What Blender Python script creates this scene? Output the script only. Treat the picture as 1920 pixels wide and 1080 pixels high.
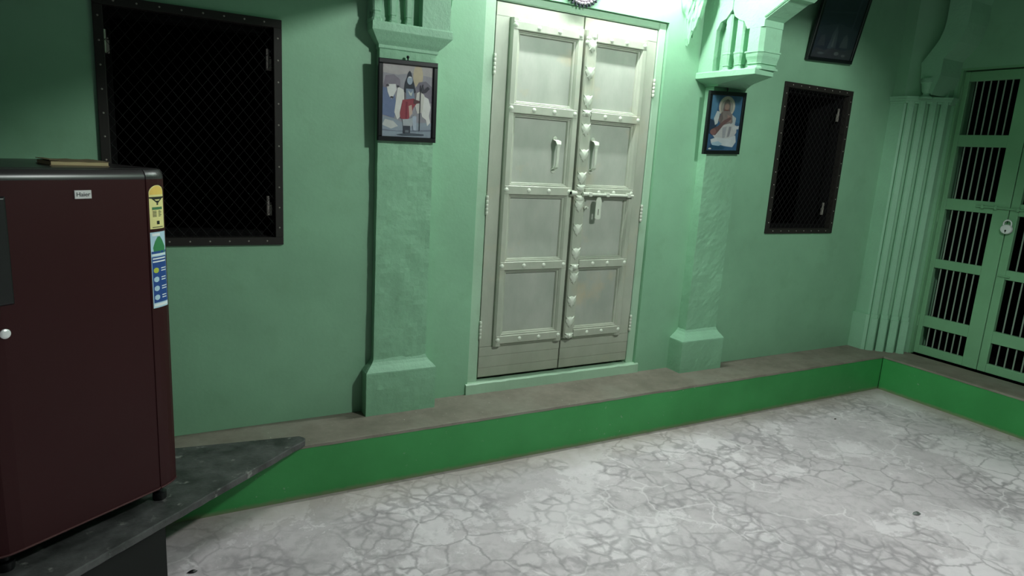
import bpy, bmesh, math, random
from mathutils import Matrix, Vector, noise
random.seed(7)
for o in list(bpy.data.objects): bpy.data.objects.remove(o)
SC = bpy.context.scene
COL = SC.collection
R = math.radians

# ------------------------------------------------------------------ camera
FPX = 1242.48
YAW, PIT, ROL = R(29.383), R(11.616), R(-3.557)
CAM = Vector((0, 0, 1.5))
fw = Vector((math.sin(YAW)*math.cos(PIT), math.cos(YAW)*math.cos(PIT), -math.sin(PIT)))
rt0 = Vector((math.cos(YAW), -math.sin(YAW), 0)); dn0 = fw.cross(rt0)
rt = math.cos(ROL)*rt0 + math.sin(ROL)*dn0
dn = -math.sin(ROL)*rt0 + math.cos(ROL)*dn0
cd = bpy.data.cameras.new('camera'); cam = bpy.data.objects.new('camera', cd); COL.objects.link(cam)
cd.sensor_width = 36; cd.lens = 36*FPX/1920; cd.clip_start = .02; cd.clip_end = 60
M = Matrix.Identity(4)
for i in range(3):
    M[i][0] = rt[i]; M[i][1] = -dn[i]; M[i][2] = -fw[i]; M[i][3] = CAM[i]
cam.matrix_world = M
SC.camera = cam

def ray(x, y): return rt*((x-960)/FPX) + dn*((y-540)/FPX) + fw
def onz(x, y, z): d = ray(x, y); return CAM + d*((z-CAM.z)/d.z)
def ony(x, y, Y): d = ray(x, y); return CAM + d*(Y/d.y)
def onx(x, y, X): d = ray(x, y); return CAM + d*(X/d.x)
def pixy(P):
    v = Vector(P)-CAM; w = v.dot(fw)
    return 960+FPX*v.dot(rt)/w, 540+FPX*v.dot(dn)/w
def zcol(x, y, yp):
    lo, hi = 0., 3.2
    for _ in range(40):
        m = (lo+hi)/2
        if pixy((x, y, m))[1] > yp: lo = m
        else: hi = m
    return lo

# ------------------------------------------------------------------ light
w = bpy.data.worlds.new('night'); SC.world = w; w.use_nodes = True
w.node_tree.nodes['Background'].inputs[0].default_value = (.80, .95, 1.0, 1)
w.node_tree.nodes['Background'].inputs[1].default_value = .045
LAMP = Vector((2.10, 2.82, 2.56))        # tube lamp on the wall above the door (built with its batten at the end)
TUBE_STRENGTH = 290
LAMP2 = Vector((2.2, .6, 2.7))          # second bulb, hung over the open floor
ld = bpy.data.lights.new('ceiling_bulb_light', 'POINT'); ld.energy = 150; ld.shadow_soft_size = .09
ld.color = (.97, 1.0, .99)
lo = bpy.data.objects.new('ceiling_bulb_light', ld); COL.objects.link(lo); lo.location = LAMP2
SC.view_settings.view_transform = 'Standard'
SC.view_settings.look = 'None'
SC.view_settings.gamma = 1
SC.view_settings.exposure = 0
SC.view_settings.use_curve_mapping = False

# ------------------------------------------------------------------ materials
def lin(c):
    return tuple(((v/255)/12.92 if v/255 <= .04045 else ((v/255+.055)/1.055)**2.4) for v in c)+(1,)
class NT:
    def __init__(s, name):
        s.m = bpy.data.materials.new(name); s.m.use_nodes = True; s.t = s.m.node_tree; s.n = s.t.nodes
        s.b = s.n['Principled BSDF']; s.co = s.n.new('ShaderNodeTexCoord')
        g = s.n.new('ShaderNodeNewGeometry'); s.pos = g.outputs['Position']; s.geo = g
    def lk(s, a, b): s.t.links.new(a, b)
    def val(s, v, sock):
        if hasattr(v, 'is_output'): s.lk(v, sock)
        elif isinstance(v, (int, float)): sock.default_value = v
        else: sock.default_value = v
    def noise(s, scale, detail=4, rough=.55, vec=None, dist=0):
        n = s.n.new('ShaderNodeTexNoise'); n.inputs['Scale'].default_value = scale; n.inputs['Detail'].default_value = detail
        n.inputs['Roughness'].default_value = rough; n.inputs['Distortion'].default_value = dist
        s.lk(vec or s.pos, n.inputs['Vector']); return n.outputs['Fac']
    def noisec(s, scale, detail=2, vec=None):
        n = s.n.new('ShaderNodeTexNoise'); n.inputs['Scale'].default_value = scale; n.inputs['Detail'].default_value = detail
        s.lk(vec or s.pos, n.inputs['Vector']); return n.outputs['Color']
    def voro(s, scale, feature='DISTANCE_TO_EDGE', vec=None, out='Distance'):
        n = s.n.new('ShaderNodeTexVoronoi'); n.feature = feature; n.inputs['Scale'].default_value = scale
        s.lk(vec or s.pos, n.inputs['Vector']); return n.outputs[out]
    def math(s, op, a, b=0, clamp=False):
        n = s.n.new('ShaderNodeMath'); n.operation = op; n.use_clamp = clamp
        s.val(a, n.inputs[0]); s.val(b, n.inputs[1]); return n.outputs[0]
    def vadd(s, a, b, k):
        n = s.n.new('ShaderNodeVectorMath'); n.operation = 'MULTIPLY_ADD'
        s.lk(b, n.inputs[0]); n.inputs[1].default_value = (k, k, k); s.lk(a, n.inputs[2]); return n.outputs[0]
    def vmul(s, a, v):
        n = s.n.new('ShaderNodeVectorMath'); n.operation = 'MULTIPLY'
        s.lk(a, n.inputs[0]); n.inputs[1].default_value = v; return n.outputs[0]
    def ramp(s, f, lo_, hi_):
        n = s.n.new('ShaderNodeMapRange'); n.inputs['From Min'].default_value = lo_; n.inputs['From Max'].default_value = hi_
        n.clamp = True; s.lk(f, n.inputs['Value']); return n.outputs['Result']
    def mix(s, f, a, b, mode='MIX'):
        n = s.n.new('ShaderNodeMix'); n.data_type = 'RGBA'; n.blend_type = mode
        s.val(f, n.inputs[0]); s.val(a, n.inputs[6]); s.val(b, n.inputs[7]); return n.outputs[2]
    def xyz(s, v):
        n = s.n.new('ShaderNodeSeparateXYZ'); s.lk(v, n.inputs[0]); return n.outputs
    def bump(s, h, strength=.3, dist=.01):
        n = s.n.new('ShaderNodeBump'); n.inputs['Strength'].default_value = strength; n.inputs['Distance'].default_value = dist
        s.lk(h, n.inputs['Height']); s.lk(n.outputs[0], s.b.inputs['Normal'])
    def fin(s, col, rough=.6, metal=0, spec=.5):
        s.val(col, s.b.inputs['Base Color']); s.val(rough, s.b.inputs['Roughness']); s.b.inputs['Metallic'].default_value = metal
        s.b.inputs['Specular IOR Level'].default_value = spec
        return s.m
MATS = {}
def flat(name, c, rough=.6, metal=0, spec=.5, var=.12):
    if name in MATS: return MATS[name]
    t = NT(name); base = lin(c)
    n = t.noise(14, 5)
    dark = tuple(v*(1-var) for v in base[:3])+(1,); lite = tuple(min(1, v*(1+var)) for v in base[:3])+(1,)
    MATS[name] = t.fin(t.mix(n, dark, lite), rough, metal, spec); return MATS[name]

def paint(name, c, rough=.5, bump=.25, grain=60, stain=.35, fine=.004):
    t = NT(name); base = lin(c)
    n1 = t.noise(1.7, 5, .6); n2 = t.noise(9, 6, .65); n3 = t.noise(grain, 3, .6)
    d = tuple(v*.86 for v in base[:3])+(1,); l = tuple(min(1, v*1.10) for v in base[:3])+(1,)
    col = t.mix(t.ramp(n1, .3, .7), d, l)
    st = (base[0]*.72, base[1]*.70, base[2]*.62, 1)
    col = t.mix(t.math('MULTIPLY', t.ramp(n2, .55, .8), stain), col, st)
    h = t.math('ADD', t.math('MULTIPLY', n3, .5), n2)
    t.bump(h, bump, fine)
    return t.fin(col, rough)
MINT = paint('mint_wall_paint', (131, 179, 145), .55, .22)
ROUGH = paint('mint_rough_plaster', (131, 180, 146), .6, .5, 45, .4, .007)
CARVE = paint('mint_carved_plaster', (138, 186, 154), .55, .45, 70, .3, .008)
GATEP = paint('mint_gate_enamel', (116, 166, 126), .4, .15, 90, .3, .003)

def riser_mat():
    t = NT('green_riser_paint'); a = lin((62, 156, 84)); b = lin((50, 138, 70)); chip = lin((150, 165, 150))
    n = t.noise(2.3, 4); col = t.mix(t.ramp(n, .3, .7), b, a)
    z = t.xyz(t.pos)[2]
    k = t.math('MULTIPLY', t.ramp(t.noise(38, 3, .7), .67, .70), t.ramp(t.noise(2.2, 2), .5, .6))
    col = t.mix(t.math('MULTIPLY', k, .7), col, chip)
    low = t.math('SUBTRACT', 1, t.ramp(t.math('ADD', z, t.math('MULTIPLY', t.noise(30, 3), .02)), .012, .034))
    col = t.mix(t.math('MULTIPLY', low, .7), col, lin((138, 128, 108)))
    t.bump(t.noise(20, 5), .25, .005)
    return t.fin(col, .5)
RISER = riser_mat()

def floor_mat():
    t = NT('cracked_cement_floor')
    wv = t.vadd(t.pos, t.noisec(5, 3), .09); wv2 = t.vadd(wv, t.noisec(24, 3), .035)
    base = t.mix(t.ramp(t.noise(3.0, 8, .68), .32, .68), lin((202, 191, 196)), lin((222, 211, 216)))
    # small mottling
    base = t.mix(t.math('MULTIPLY', t.ramp(t.noise(17, 6, .72, wv2), .46, .62), .42), base, lin((170, 161, 166)))
    # pale worn patches with ragged outlines
    rag = t.math('ADD', t.noise(2.1, 4, .55, wv), t.math('MULTIPLY', t.noise(17, 7, .75, wv2), .55))
    worn = t.ramp(rag, .80, .83)
    base = t.mix(t.math('MULTIPLY', worn, .62), base, lin((246, 236, 241)))
    # plates of old screed: pale rounded cells with broad darker joints, in places
    e2 = t.voro(13, vec=wv2); m2 = t.ramp(t.noise(1.9, 3, vec=t.vadd(t.pos, t.noisec(.7), 3.)), .47, .58)
    l2 = t.math('MULTIPLY', t.math('SUBTRACT', 1, t.ramp(e2, .03, .17)), m2)
    base = t.mix(t.math('MULTIPLY', l2, .65), base, lin((150, 141, 147)))
    # longer thin cracks
    e1 = t.voro(6.0, vec=wv2); m1 = t.ramp(t.noise(1.5, 3), .36, .58)
    l1 = t.math('MULTIPLY', t.math('SUBTRACT', 1, t.ramp(e1, .004, .05)), m1)
    base = t.mix(t.math('MULTIPLY', l1, .6), base, lin((138, 130, 135)))
    # thin pale veins
    e3 = t.voro(5.2, vec=t.vadd(wv2, t.noisec(9, 2), .08))
    l3 = t.math('MULTIPLY', t.math('SUBTRACT', 1, t.ramp(e3, .004, .04)), t.ramp(t.noise(2.7, 3), .50, .58))
    base = t.mix(t.math('MULTIPLY', l3, .6), base, lin((246, 237, 241)))
    # brown grime collected along the foot of the ledges
    s = t.xyz(t.pos)
    dy = t.math('SUBTRACT', 2.65, s[1]); dx = t.math('SUBTRACT', 4.54, s[0])
    d = t.math('ADD', t.math('MINIMUM', dy, dx), t.math('MULTIPLY', t.math('SUBTRACT', t.noise(7, 6, .65), .5), .22))
    g = t.math('SUBTRACT', 1, t.ramp(d, .02, .22))
    base = t.mix(t.math('MULTIPLY', g, .62), base, lin((150, 136, 122)))
    broad = t.ramp(t.noise(1.0, 3), .42, .66)
    base = t.mix(t.math('MULTIPLY', broad, .28), base, lin((172, 164, 170)))
    h = t.math('SUBTRACT', t.noise(40, 4), t.math('MULTIPLY', l1, .8))
    t.bump(h, .2, .003)
    return t.fin(base, t.ramp(t.noise(6, 3), -.5, 1.4))
FLOOR = floor_mat()

def ledge_mat():
    t = NT('grey_cement_ledge')
    c = t.mix(t.ramp(t.noise(6, 8, .7), .3, .7), lin((104, 100, 88)), lin((134, 128, 116)))
    c = t.mix(t.math('MULTIPLY', t.ramp(t.noise(3, 3), .5, .75), .5), c, lin((118, 126, 112)))
    c = t.mix(t.ramp(t.noise(60, 3, .7), .70, .74), c, lin((190, 190, 180)))
    t.bump(t.noise(30, 5), .3, .004)
    return t.fin(c, .65)
LEDGE = ledge_mat()
def stone_mat():
    t = NT('dark_slab_stone')
    c = t.mix(t.ramp(t.noise(8, 7, .7), .35, .7), lin((46, 47, 46)), lin((92, 92, 92)))
    c = t.mix(t.ramp(t.noise(19, 4, .6), .62, .70), c, lin((126, 126, 122)))
    t.bump(t.noise(25, 5), .5, .006)
    return t.fin(c, .45)
STONE = stone_mat()
PIER = flat('shade_dark_plaster', (17, 18, 17), .9)  # near-black base stands in for the shade under the slab

def door_mat(name, a, b, stain):
    t = NT(name)
    v = t.vmul(t.pos, (3.2, 3.2, 1.6))
    c = t.mix(t.ramp(t.noise(3, 6, .6, v), .3, .7), lin(a), lin(b))
    c = t.mix(t.math('MULTIPLY', t.ramp(t.noise(4.5, 4, .6), .56, .74), stain), c, lin((196, 178, 140)))
    z = t.xyz(t.pos)[2]
    low = t.math('SUBTRACT', 1, t.ramp(t.math('ADD', z, t.math('MULTIPLY', t.noise(9, 4), .4)), .45, .85))
    c = t.mix(t.math('MULTIPLY', low, .35), c, lin((132, 132, 108)))
    t.bump(t.noise(5, 6, .6, t.vmul(t.pos, (14, 14, 4))), .12, .003)
    return t.fin(c, .42)
DOOR = door_mat('cream_door_enamel', (157, 165, 149), (175, 181, 165), .25)
PANEL = door_mat('cream_panel_enamel', (157, 165, 153), (175, 180, 169), .55)
CASE = paint('pale_mint_casing', (160, 194, 166), .45, .25, 60, .5)
METALP = flat('painted_iron', (196, 204, 188), .35, .0, .7)
IRON = flat('bare_iron', (120, 122, 116), .4, .6)
STEEL = flat('bright_steel', (236, 236, 238), .3, .25, .8)
BROWN = flat('dark_brown_window_wood', (26, 23, 18), .7)
WIRE = flat('dull_wire', (11, 11, 10), .7, 0)
VOID = flat('painted_dark_void', (18, 18, 18), .95, 0, .1)  # near-black base puts the darkness of unlit rooms and holes into the colour
BLACKP = flat('black_plastic', (20, 20, 22), .35)
BLACKF = flat('black_frame_lacquer', (16, 20, 22), .3)
HINGE = flat('dull_hinge_metal', (150, 146, 138), .45, .5)
def fridge_mat():
    t = NT('maroon_fridge_enamel')
    c = t.mix(t.noise(2, 3), lin((45, 15, 18)), lin((52, 18, 21)))
    t.b.inputs['Coat Weight'].default_value = .08; t.b.inputs['Coat Roughness'].default_value = .2
    return t.fin(c, .45, 0, .18)
MAROON = fridge_mat()
FRAMEGREY = flat('dark_grey_trim', (48, 44, 46), .3)

def glass_mat():
    m = bpy.data.materials.new('picture_glass'); m.use_nodes = True; t = m.node_tree; n = t.nodes
    n.remove(n['Principled BSDF']); out = n['Material Output']
    tr = n.new('ShaderNodeBsdfTransparent'); gl = n.new('ShaderNodeBsdfGlossy'); gl.inputs['Roughness'].default_value = .12
    nz = n.new('ShaderNodeTexNoise'); nz.inputs['Scale'].default_value = 20
    mr = n.new('ShaderNodeMapRange'); mr.inputs['To Min'].default_value = .9; mr.inputs['To Max'].default_value = .98
    t.links.new(nz.outputs['Fac'], mr.inputs['Value']); t.links.new(mr.outputs[0], tr.inputs['Color'])
    mx = n.new('ShaderNodeMixShader'); mx.inputs[0].default_value = .035; t.links.new(tr.outputs[0], mx.inputs[1]); t.links.new(gl.outputs[0], mx.inputs[2])
    t.links.new(mx.outputs[0], out.inputs[0]); return m
GLASS = glass_mat()

# ------------------------------------------------------------------ builders
class MB:
    def __init__(s): s.v = []; s.f = []; s.m = []
    def add(s, vs, fs, mi=0):
        k = len(s.v); s.v += [Vector(p) for p in vs]; s.f += [[i+k for i in f] for f in fs]; s.m += [mi]*len(fs); return s
    def box(s, x0, x1, y0, y1, z0, z1, mi=0):
        vs = [(x, y, z) for z in (z0, z1) for y in (y0, y1) for x in (x0, x1)]
        return s.add(vs, [(0,2,3,1),(4,5,7,6),(0,1,5,4),(1,3,7,5),(3,2,6,7),(2,0,4,6)], mi)
    def bev(s, x0, x1, y0, y1, z0, z1, b):          # box whose four -y front edges are chamfered
        vs = [(x0,y1,z0),(x1,y1,z0),(x1,y1,z1),(x0,y1,z1),(x0,y0+b,z0),(x1,y0+b,z0),(x1,y0+b,z1),(x0,y0+b,z1),
              (x0+b,y0,z0+b),(x1-b,y0,z0+b),(x1-b,y0,z1-b),(x0+b,y0,z1-b)]
        return s.add(vs, [(3,2,1,0),(0,1,5,4),(1,2,6,5),(2,3,7,6),(3,0,4,7),(4,5,9,8),(5,6,10,9),(6,7,11,10),(7,4,8,11),(8,9,10,11)])
    def prism(s, poly, d0, d1, axis='y', mi=0):      # poly in the two other axes, in order; extruded d0..d1
        n = len(poly)
        def p(a, b, d): return {'y': (a, d, b), 'z': (a, b, d), 'x': (d, a, b)}[axis]
        vs = [p(a, b, d0) for a, b in poly]+[p(a, b, d1) for a, b in poly]
        return s.add(vs, [tuple(range(n))[::-1], tuple(range(n, 2*n))]+[(i, (i+1) % n, n+(i+1) % n, n+i) for i in range(n)], mi)
    def loft(s, rings, mi=0, caps=True):             # list of equal-length closed rings
        n = len(rings[0]); vs = [p for r_ in rings for p in r_]; fs = []
        for k in range(len(rings)-1):
            for i in range(n): fs.append((k*n+i, k*n+(i+1) % n, (k+1)*n+(i+1) % n, (k+1)*n+i))
        if caps: fs += [tuple(range(n))[::-1], tuple(range((len(rings)-1)*n, len(rings)*n))]
        return s.add(vs, fs, mi)
    def tube(s, pts, r, n=8, mi=0):
        pts = [Vector(p) for p in pts]; rings = []
        for i, p in enumerate(pts):
            d = (pts[min(i+1, len(pts)-1)]-pts[max(i-1, 0)]).normalized()
            a = d.cross(Vector((0, 0, 1)) if abs(d.z) < .9 else Vector((1, 0, 0))).normalized(); b = d.cross(a)
            rr = r[i] if isinstance(r, (list, tuple)) else r
            rings.append([p+a*math.cos(2*math.pi*k/n)*rr+b*math.sin(2*math.pi*k/n)*rr for k in range(n)])
        return s.loft(rings, mi)
    def lathe(s, prof, c=(0, 0, 0), axis='z', n=16, sy=1, mi=0):   # prof: (radius, height)
        c = Vector(c); rings = []
        for r_, h in prof:
            ring = []
            for k in range(n):
                a = 2*math.pi*k/n; x, y = r_*math.cos(a), r_*math.sin(a)*sy
                ring.append(c+Vector({'z': (x, y, h), 'y': (x, h, y), 'x': (h, x, y)}[axis]))
            rings.append(ring)
        return s.loft(rings, mi)
def mesh(name, mb, mats, smooth=False):
    c = Vector((0, 0, 0))
    lo_ = Vector([min(v[i] for v in mb.v) for i in range(3)]); hi_ = Vector([max(v[i] for v in mb.v) for i in range(3)])
    c = (lo_+hi_)/2; c.z = lo_.z
    me = bpy.data.meshes.new(name); me.from_pydata([v-c for v in mb.v], [], mb.f)
    if not isinstance(mats, (list, tuple)): mats = [mats]
    for m in mats: me.materials.append(m)
    for p, k in zip(me.polygons, mb.m): p.material_index = k
    bm = bmesh.new(); bm.from_mesh(me); bmesh.ops.recalc_face_normals(bm, faces=bm.faces); bm.to_mesh(me); bm.free()
    if smooth:
        for p in me.polygons: p.use_smooth = True
        try: me.set_sharp_from_angle(angle=R(38))
        except Exception: pass
    return me, c
ORG = {}       # origin of each object expressed in its root's space
def link(name, me, parent=None, at=(0, 0, 0), rot=None):
    o = bpy.data.objects.new(name, me); COL.objects.link(o); at = Vector(at)
    if parent is not None:
        o.parent = parent; o.location = at-ORG[parent.name]
    else: o.location = at
    ORG[o.name] = at
    if rot: o.rotation_euler = rot
    return o
def obj(name, mb, mats, parent=None, smooth=False, label=None, bevel=0):
    me, c = mesh(name, mb, mats, smooth); o = link(name, me, parent, c)
    if label: o['label'] = label
    if bevel:
        b = o.modifiers.new('bevel', 'BEVEL'); b.width = bevel; b.segments = 2; b.limit_method = 'ANGLE'
    return o
def tag(o, label, cat, group=None, kind=None):
    o['label'] = label; o['category'] = cat
    if group: o['group'] = group
    if kind: o['kind'] = kind
    return o
def thing(name, label, cat, loc, rot=None, group=None, kind=None, world=True):
    """Empty at the thing's base. world=True: parts are given in world coordinates (no rotation)."""
    o = bpy.data.objects.new(name, None); COL.objects.link(o); o.location = loc; o.empty_display_size = .1
    if rot: o.rotation_euler = rot
    ORG[o.name] = Vector(loc) if world else Vector((0, 0, 0))
    return tag(o, label, cat, group, kind)

# ------------------------------------------------------------------ the setting
H = .243                       # ledge height
YR = 2.65                      # back riser plane
YL, YD, YB = 2.93, 2.96, 2.93  # left bay, door bay, right bay wall planes
XR = 4.54                      # right riser plane
XG = 4.83                      # right wall plane
ZT = 3.3
mb = MB(); mb.box(-3.5, 5.2, -3.0, 3.1, -.12, 0)
tag(obj('floor', mb, FLOOR), 'worn grey cement floor crazed with dark cracks and pale patches', 'floor', kind='structure')

W1 = (-.132, .514, 1.052, 1.957)
W2 = (3.478, 4.137, 1.084, 2.024)
DX0, DX1, DZ0, DZ1 = 1.435, 2.545, H, 2.235
mb = MB()
def holed(mb, x0, x1, y0, y1, z0, z1, h):
    hx0, hx1, hz0, hz1 = h
    mb.box(x0, hx0, y0, y1, z0, z1); mb.box(hx1, x1, y0, y1, z0, z1)
    if hz0 > z0: mb.box(hx0, hx1, y0, y1, z0, hz0)
    mb.box(hx0, hx1, y0, y1, hz1, z1)
g = .03
holed(mb, -3.5, 1.0, YL, 3.2, 0, ZT, (W1[0]+g, W1[1]-g, W1[2]+g, W1[3]-g))
holed(mb, 1.0, 3.0, YD, 3.2, 0, ZT, (DX0, DX1, DZ0, DZ1))
holed(mb, 3.0, 5.03, YB, 3.2, 0, ZT, (W2[0]+g, W2[1]-g, W2[2]+g, W2[3]-g))
tag(obj('wall_back', mb, MINT), 'mint green plaster back wall holding the cream door and two dark windows', 'wall', kind='structure')

GY0, GY1, GZ1 = 1.755, 2.645, 2.225
mb = MB()
mb.box(XG, 5.03, GY1, YB, 0, ZT); mb.box(XG, 5.03, GY0, GY1, GZ1, ZT); mb.box(XG, 5.03, -.6, GY0, 0, ZT); mb.box(XG, 5.03, GY0, GY1, 0, H)
tag(obj('wall_right', mb, MINT), 'mint green plaster side wall around the barred gate on the right', 'wall', kind='structure')

# unlit rooms behind windows and gate
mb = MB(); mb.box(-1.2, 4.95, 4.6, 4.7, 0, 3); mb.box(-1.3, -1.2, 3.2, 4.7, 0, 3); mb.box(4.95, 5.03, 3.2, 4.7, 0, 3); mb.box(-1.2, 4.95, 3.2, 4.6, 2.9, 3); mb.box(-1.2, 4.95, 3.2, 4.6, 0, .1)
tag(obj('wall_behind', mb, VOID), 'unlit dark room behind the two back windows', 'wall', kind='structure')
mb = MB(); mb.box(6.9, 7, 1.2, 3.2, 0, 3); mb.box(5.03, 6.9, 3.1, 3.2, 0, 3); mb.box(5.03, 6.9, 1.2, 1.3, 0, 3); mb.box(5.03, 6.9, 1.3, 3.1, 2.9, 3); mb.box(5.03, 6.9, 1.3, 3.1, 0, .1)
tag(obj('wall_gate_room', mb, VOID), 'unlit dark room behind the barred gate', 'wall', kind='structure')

# ledges
tr = thing('trim_1', 'long raised ledge with green riser and grey cement top below the cream door', 'ledge', (1.5, 2.8, 0), kind='structure')
mb = MB()
n = 60; top = []; bot = []
xs = [-3.5+(XR+.0+3.5)*i/n for i in range(n+1)]
mb.box(-3.5, XR, YR, YL+.04, 0, H-.012); obj('riser', mb, RISER, tr, label='green painted riser')
mb = MB(); ring = []
xs = [-3.5+(XG+3.5)*i/160 for i in range(161)]
vs = []; fs = []
for i, x in enumerate(xs):
    j = .004*noise.noise(Vector((x*9, 0, 0)))+.003*noise.noise(Vector((x*31, 2, 0)))
    f = YR-.003+j
    vs += [(x, f, H-.013), (x, f+.003, H-.002), (x, f+.010, H), (x, YD+.03, H), (x, YD+.03, H-.013)]
    if i:
        a, b = 5*(i-1), 5*i
        for k in range(5): fs.append((a+k, a+(k+1) % 5, b+(k+1) % 5, b+k))
fs += [(0, 1, 2, 3, 4), tuple(5*160+k for k in (4, 3, 2, 1, 0))]
mb.add(vs, fs); obj('ledge_top', mb, LEDGE, tr, label='worn grey cement ledge top')
tr = thing('trim_2', 'short raised ledge with green riser in front of the barred gate', 'ledge', (4.7, 1.5, 0), kind='structure')
mb = MB(); mb.box(XR, XG-.0, -.6, YR-.004, 0, H-.012); obj('riser', mb, RISER, tr, label='green painted riser')
mb = MB(); vs = []; fs = []
ys = [-.6+(YR-.006+.6)*i/90 for i in range(91)]
for i, y in enumerate(ys):
    j = .004*noise.noise(Vector((5, y*9, 0)))+.003*noise.noise(Vector((2, y*31, 0)))
    f = XR-.003+j
    vs += [(f, y, H-.013), (f+.003, y, H-.002), (f+.01, y, H), (XG+.06, y, H), (XG+.06, y, H-.013)]
    if i:
        a, b = 5*(i-1), 5*i
        for k in range(5): fs.append((a+k, a+(k+1) % 5, b+(k+1) % 5, b+k))
fs += [(0, 1, 2, 3, 4), tuple(5*90+k for k in (4, 3, 2, 1, 0))]
mb.add(vs, fs); obj('ledge_top', mb, LEDGE, tr, label='worn grey cement ledge top')

# ------------------------------------------------------------------ pilasters
def roughbox(x0, x1, y0, y1, z0, z1, step=.03, amp=.003, seed=0):
    """box with a finely divided, uneven front and sides (hand-trowelled plaster)"""
    bm = bmesh.new()
    nx = max(2, int((x1-x0)/step)); nz = max(2, int((z1-z0)/step)); ny = max(1, int((y1-y0)/step))
    path = [(x0, y1-(y1-y0)*i/ny) for i in range(ny)]+[(x0+(x1-x0)*i/nx, y0) for i in range(nx)]+[(x1, y0+(y1-y0)*i/ny) for i in range(ny+1)]
    mbx = MB(); vs = []; fs = []; n = len(path)
    for k in range(nz+1):
        z = z0+(z1-z0)*k/nz
        for (x, y) in path:
            e = noise.noise(Vector((x*14+seed, y*14, z*9)))*amp+noise.noise(Vector((x*45, y*45+seed, z*40)))*amp*.6
            vs.append((x+e*.6, min(y+e, y1), z))
    for k in range(nz):
        for i in range(n-1): fs.append((k*n+i, k*n+i+1, (k+1)*n+i+1, (k+1)*n+i))
    fs.append(tuple(range(nz*n, nz*n+n))); fs.append(tuple(range(n))[::-1])
    for k in range(nz): fs.append((k*n+n-1, k*n, (k+1)*n, (k+1)*n+n-1))
    return mbx.add(vs, fs)

def prof_block(x0, x1, yb, prof):
    """mouldings running round the left, front and right: prof = list of (projection, z); base box x0..x1, front plane given by projection from y=yf"""
    mbx = MB(); rings = []
    for (d, z, yf) in prof: rings.append([(x0-d, yb, z), (x0-d, yf-d, z), (x1+d, yf-d, z), (x1+d, yb, z)])
    return mbx.loft(rings)

def colonnette(mbx, x0, x1, yf, z0, zb, z1, yb=None):
    """small engaged column: block foot, vase-shaped base, band and straight shaft"""
    c = (x0+x1)/2; w_ = (x1-x0)/2; yb = yb or yf+.05; hb = zb-z0
    prof = [(1.0, 0), (1.0, .10), (.80, .14), (.72, .22), (.62, .24), (.62, .30), (.80, .33), (.78, .38), (.86, .55), (.98, .72), (1.02, .86), (1.02, .90), (1.12, .92), (1.12, 1.0), (.95, 1.02)]
    rings = []
    for s_, t_ in prof+[(.95, None)]:
        z = z0+hb*t_ if t_ is not None else z1
        ww = w_*s_; d = (1.12-s_)*w_*.8; f = yf+d; q = min(ww*.35, .02)
        rings.append([(c-ww, yb, z), (c-ww, f+q, z), (c-ww+q, f, z), (c+ww-q, f, z), (c+ww, f+q, z), (c+ww, yb, z)])
    mbx.loft(rings)

ZAB = 2.00      # top of abacus
def pilaster(name, label, sx0, sx1, syf, bx0, bx1, byf, bz, yback, seed, ax0, ax1, ayf, plan=None):
    t = thing(name, label, 'pilaster', ((sx0+sx1)/2, yback, H), kind='structure')
    # base block with sloping top
    b = roughbox(bx0, bx1, byf, yback+.03, H-.004, bz, .025, .003, seed); obj('base', b, ROUGH, t, smooth=False)
    cap = MB(); rings = []
    hgt = [(0, 0), (.012, .006), (.30, .022), (.62, .036), (.86, .050), (1., .066)]
    for s_, dz in hgt:
        l = bx0+(sx0-bx0)*s_; r_ = bx1+(sx1-bx1)*s_; f = byf+(syf-byf)*s_
        rings.append([(l, yback+.03, bz+dz), (l, f, bz+dz), (r_, f, bz+dz), (r_, yback+.03, bz+dz)])
    cap.loft(rings); obj('base_moulding', cap, CARVE, t)
    sh = roughbox(sx0, sx1, syf, yback+.03, bz+.05, 1.94, .022, .0035, seed+9); obj('shaft', sh, ROUGH, t, smooth=False)
    # cavetto and abacus
    pr = []
    dl, dr, df = sx0-ax0, ax1-sx1, syf-ayf
    cap = MB(); rings = []
    for s_, z in ((.0, 1.930), (.10, 1.932), (.10, 1.938), (.22, 1.942), (.45, 1.948), (.75, 1.957), (.95, 1.964), (1., 1.967), (1., ZAB-.006), (.96, ZAB)) if plan else ((.0, 1.895), (.12, 1.90), (.12, 1.912), (.22, 1.918), (.45, 1.93), (.75, 1.95), (.95, 1.962), (1., 1.966), (1., ZAB-.006), (.96, ZAB)):
        l = sx0-dl*s_; r_ = sx1+dr*s_; f = syf-df*s_
        if plan:
            base = [(sx0, yback+.03), (sx0, syf), (sx0+.1, syf), (sx1, syf), (sx1, yback+.03)]
            rings.append([(a[0]+(b[0]-a[0])*s_, a[1]+(b[1]-a[1])*s_, z) for a, b in zip(base, plan)])
        else: rings.append([(l, yback+.03, z), (l, f, z), (r_, f, z), (r_, yback+.03, z)])
    cap.loft(rings); obj('capital', cap, CARVE, t)
    return t
p1 = pilaster('trim_3', 'mint plaster pilaster left of the cream door, carrying the framed standing figure', .907, 1.166, 2.885, .865, 1.21, 2.854, .447, YL, 1, .863, 1.225, 2.845)
p2 = pilaster('trim_4', 'mint plaster pilaster right of the cream door, carrying the framed seated figure', 2.862, 3.115, 2.893, 2.802, 3.145, 2.845, .435, YB, 5, 2.79, 3.12, 2.845, [(2.776, YB+.03), (2.776, 2.535), (2.925, 2.545), (3.125, 2.86), (3.125, YB+.03)])

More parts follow.
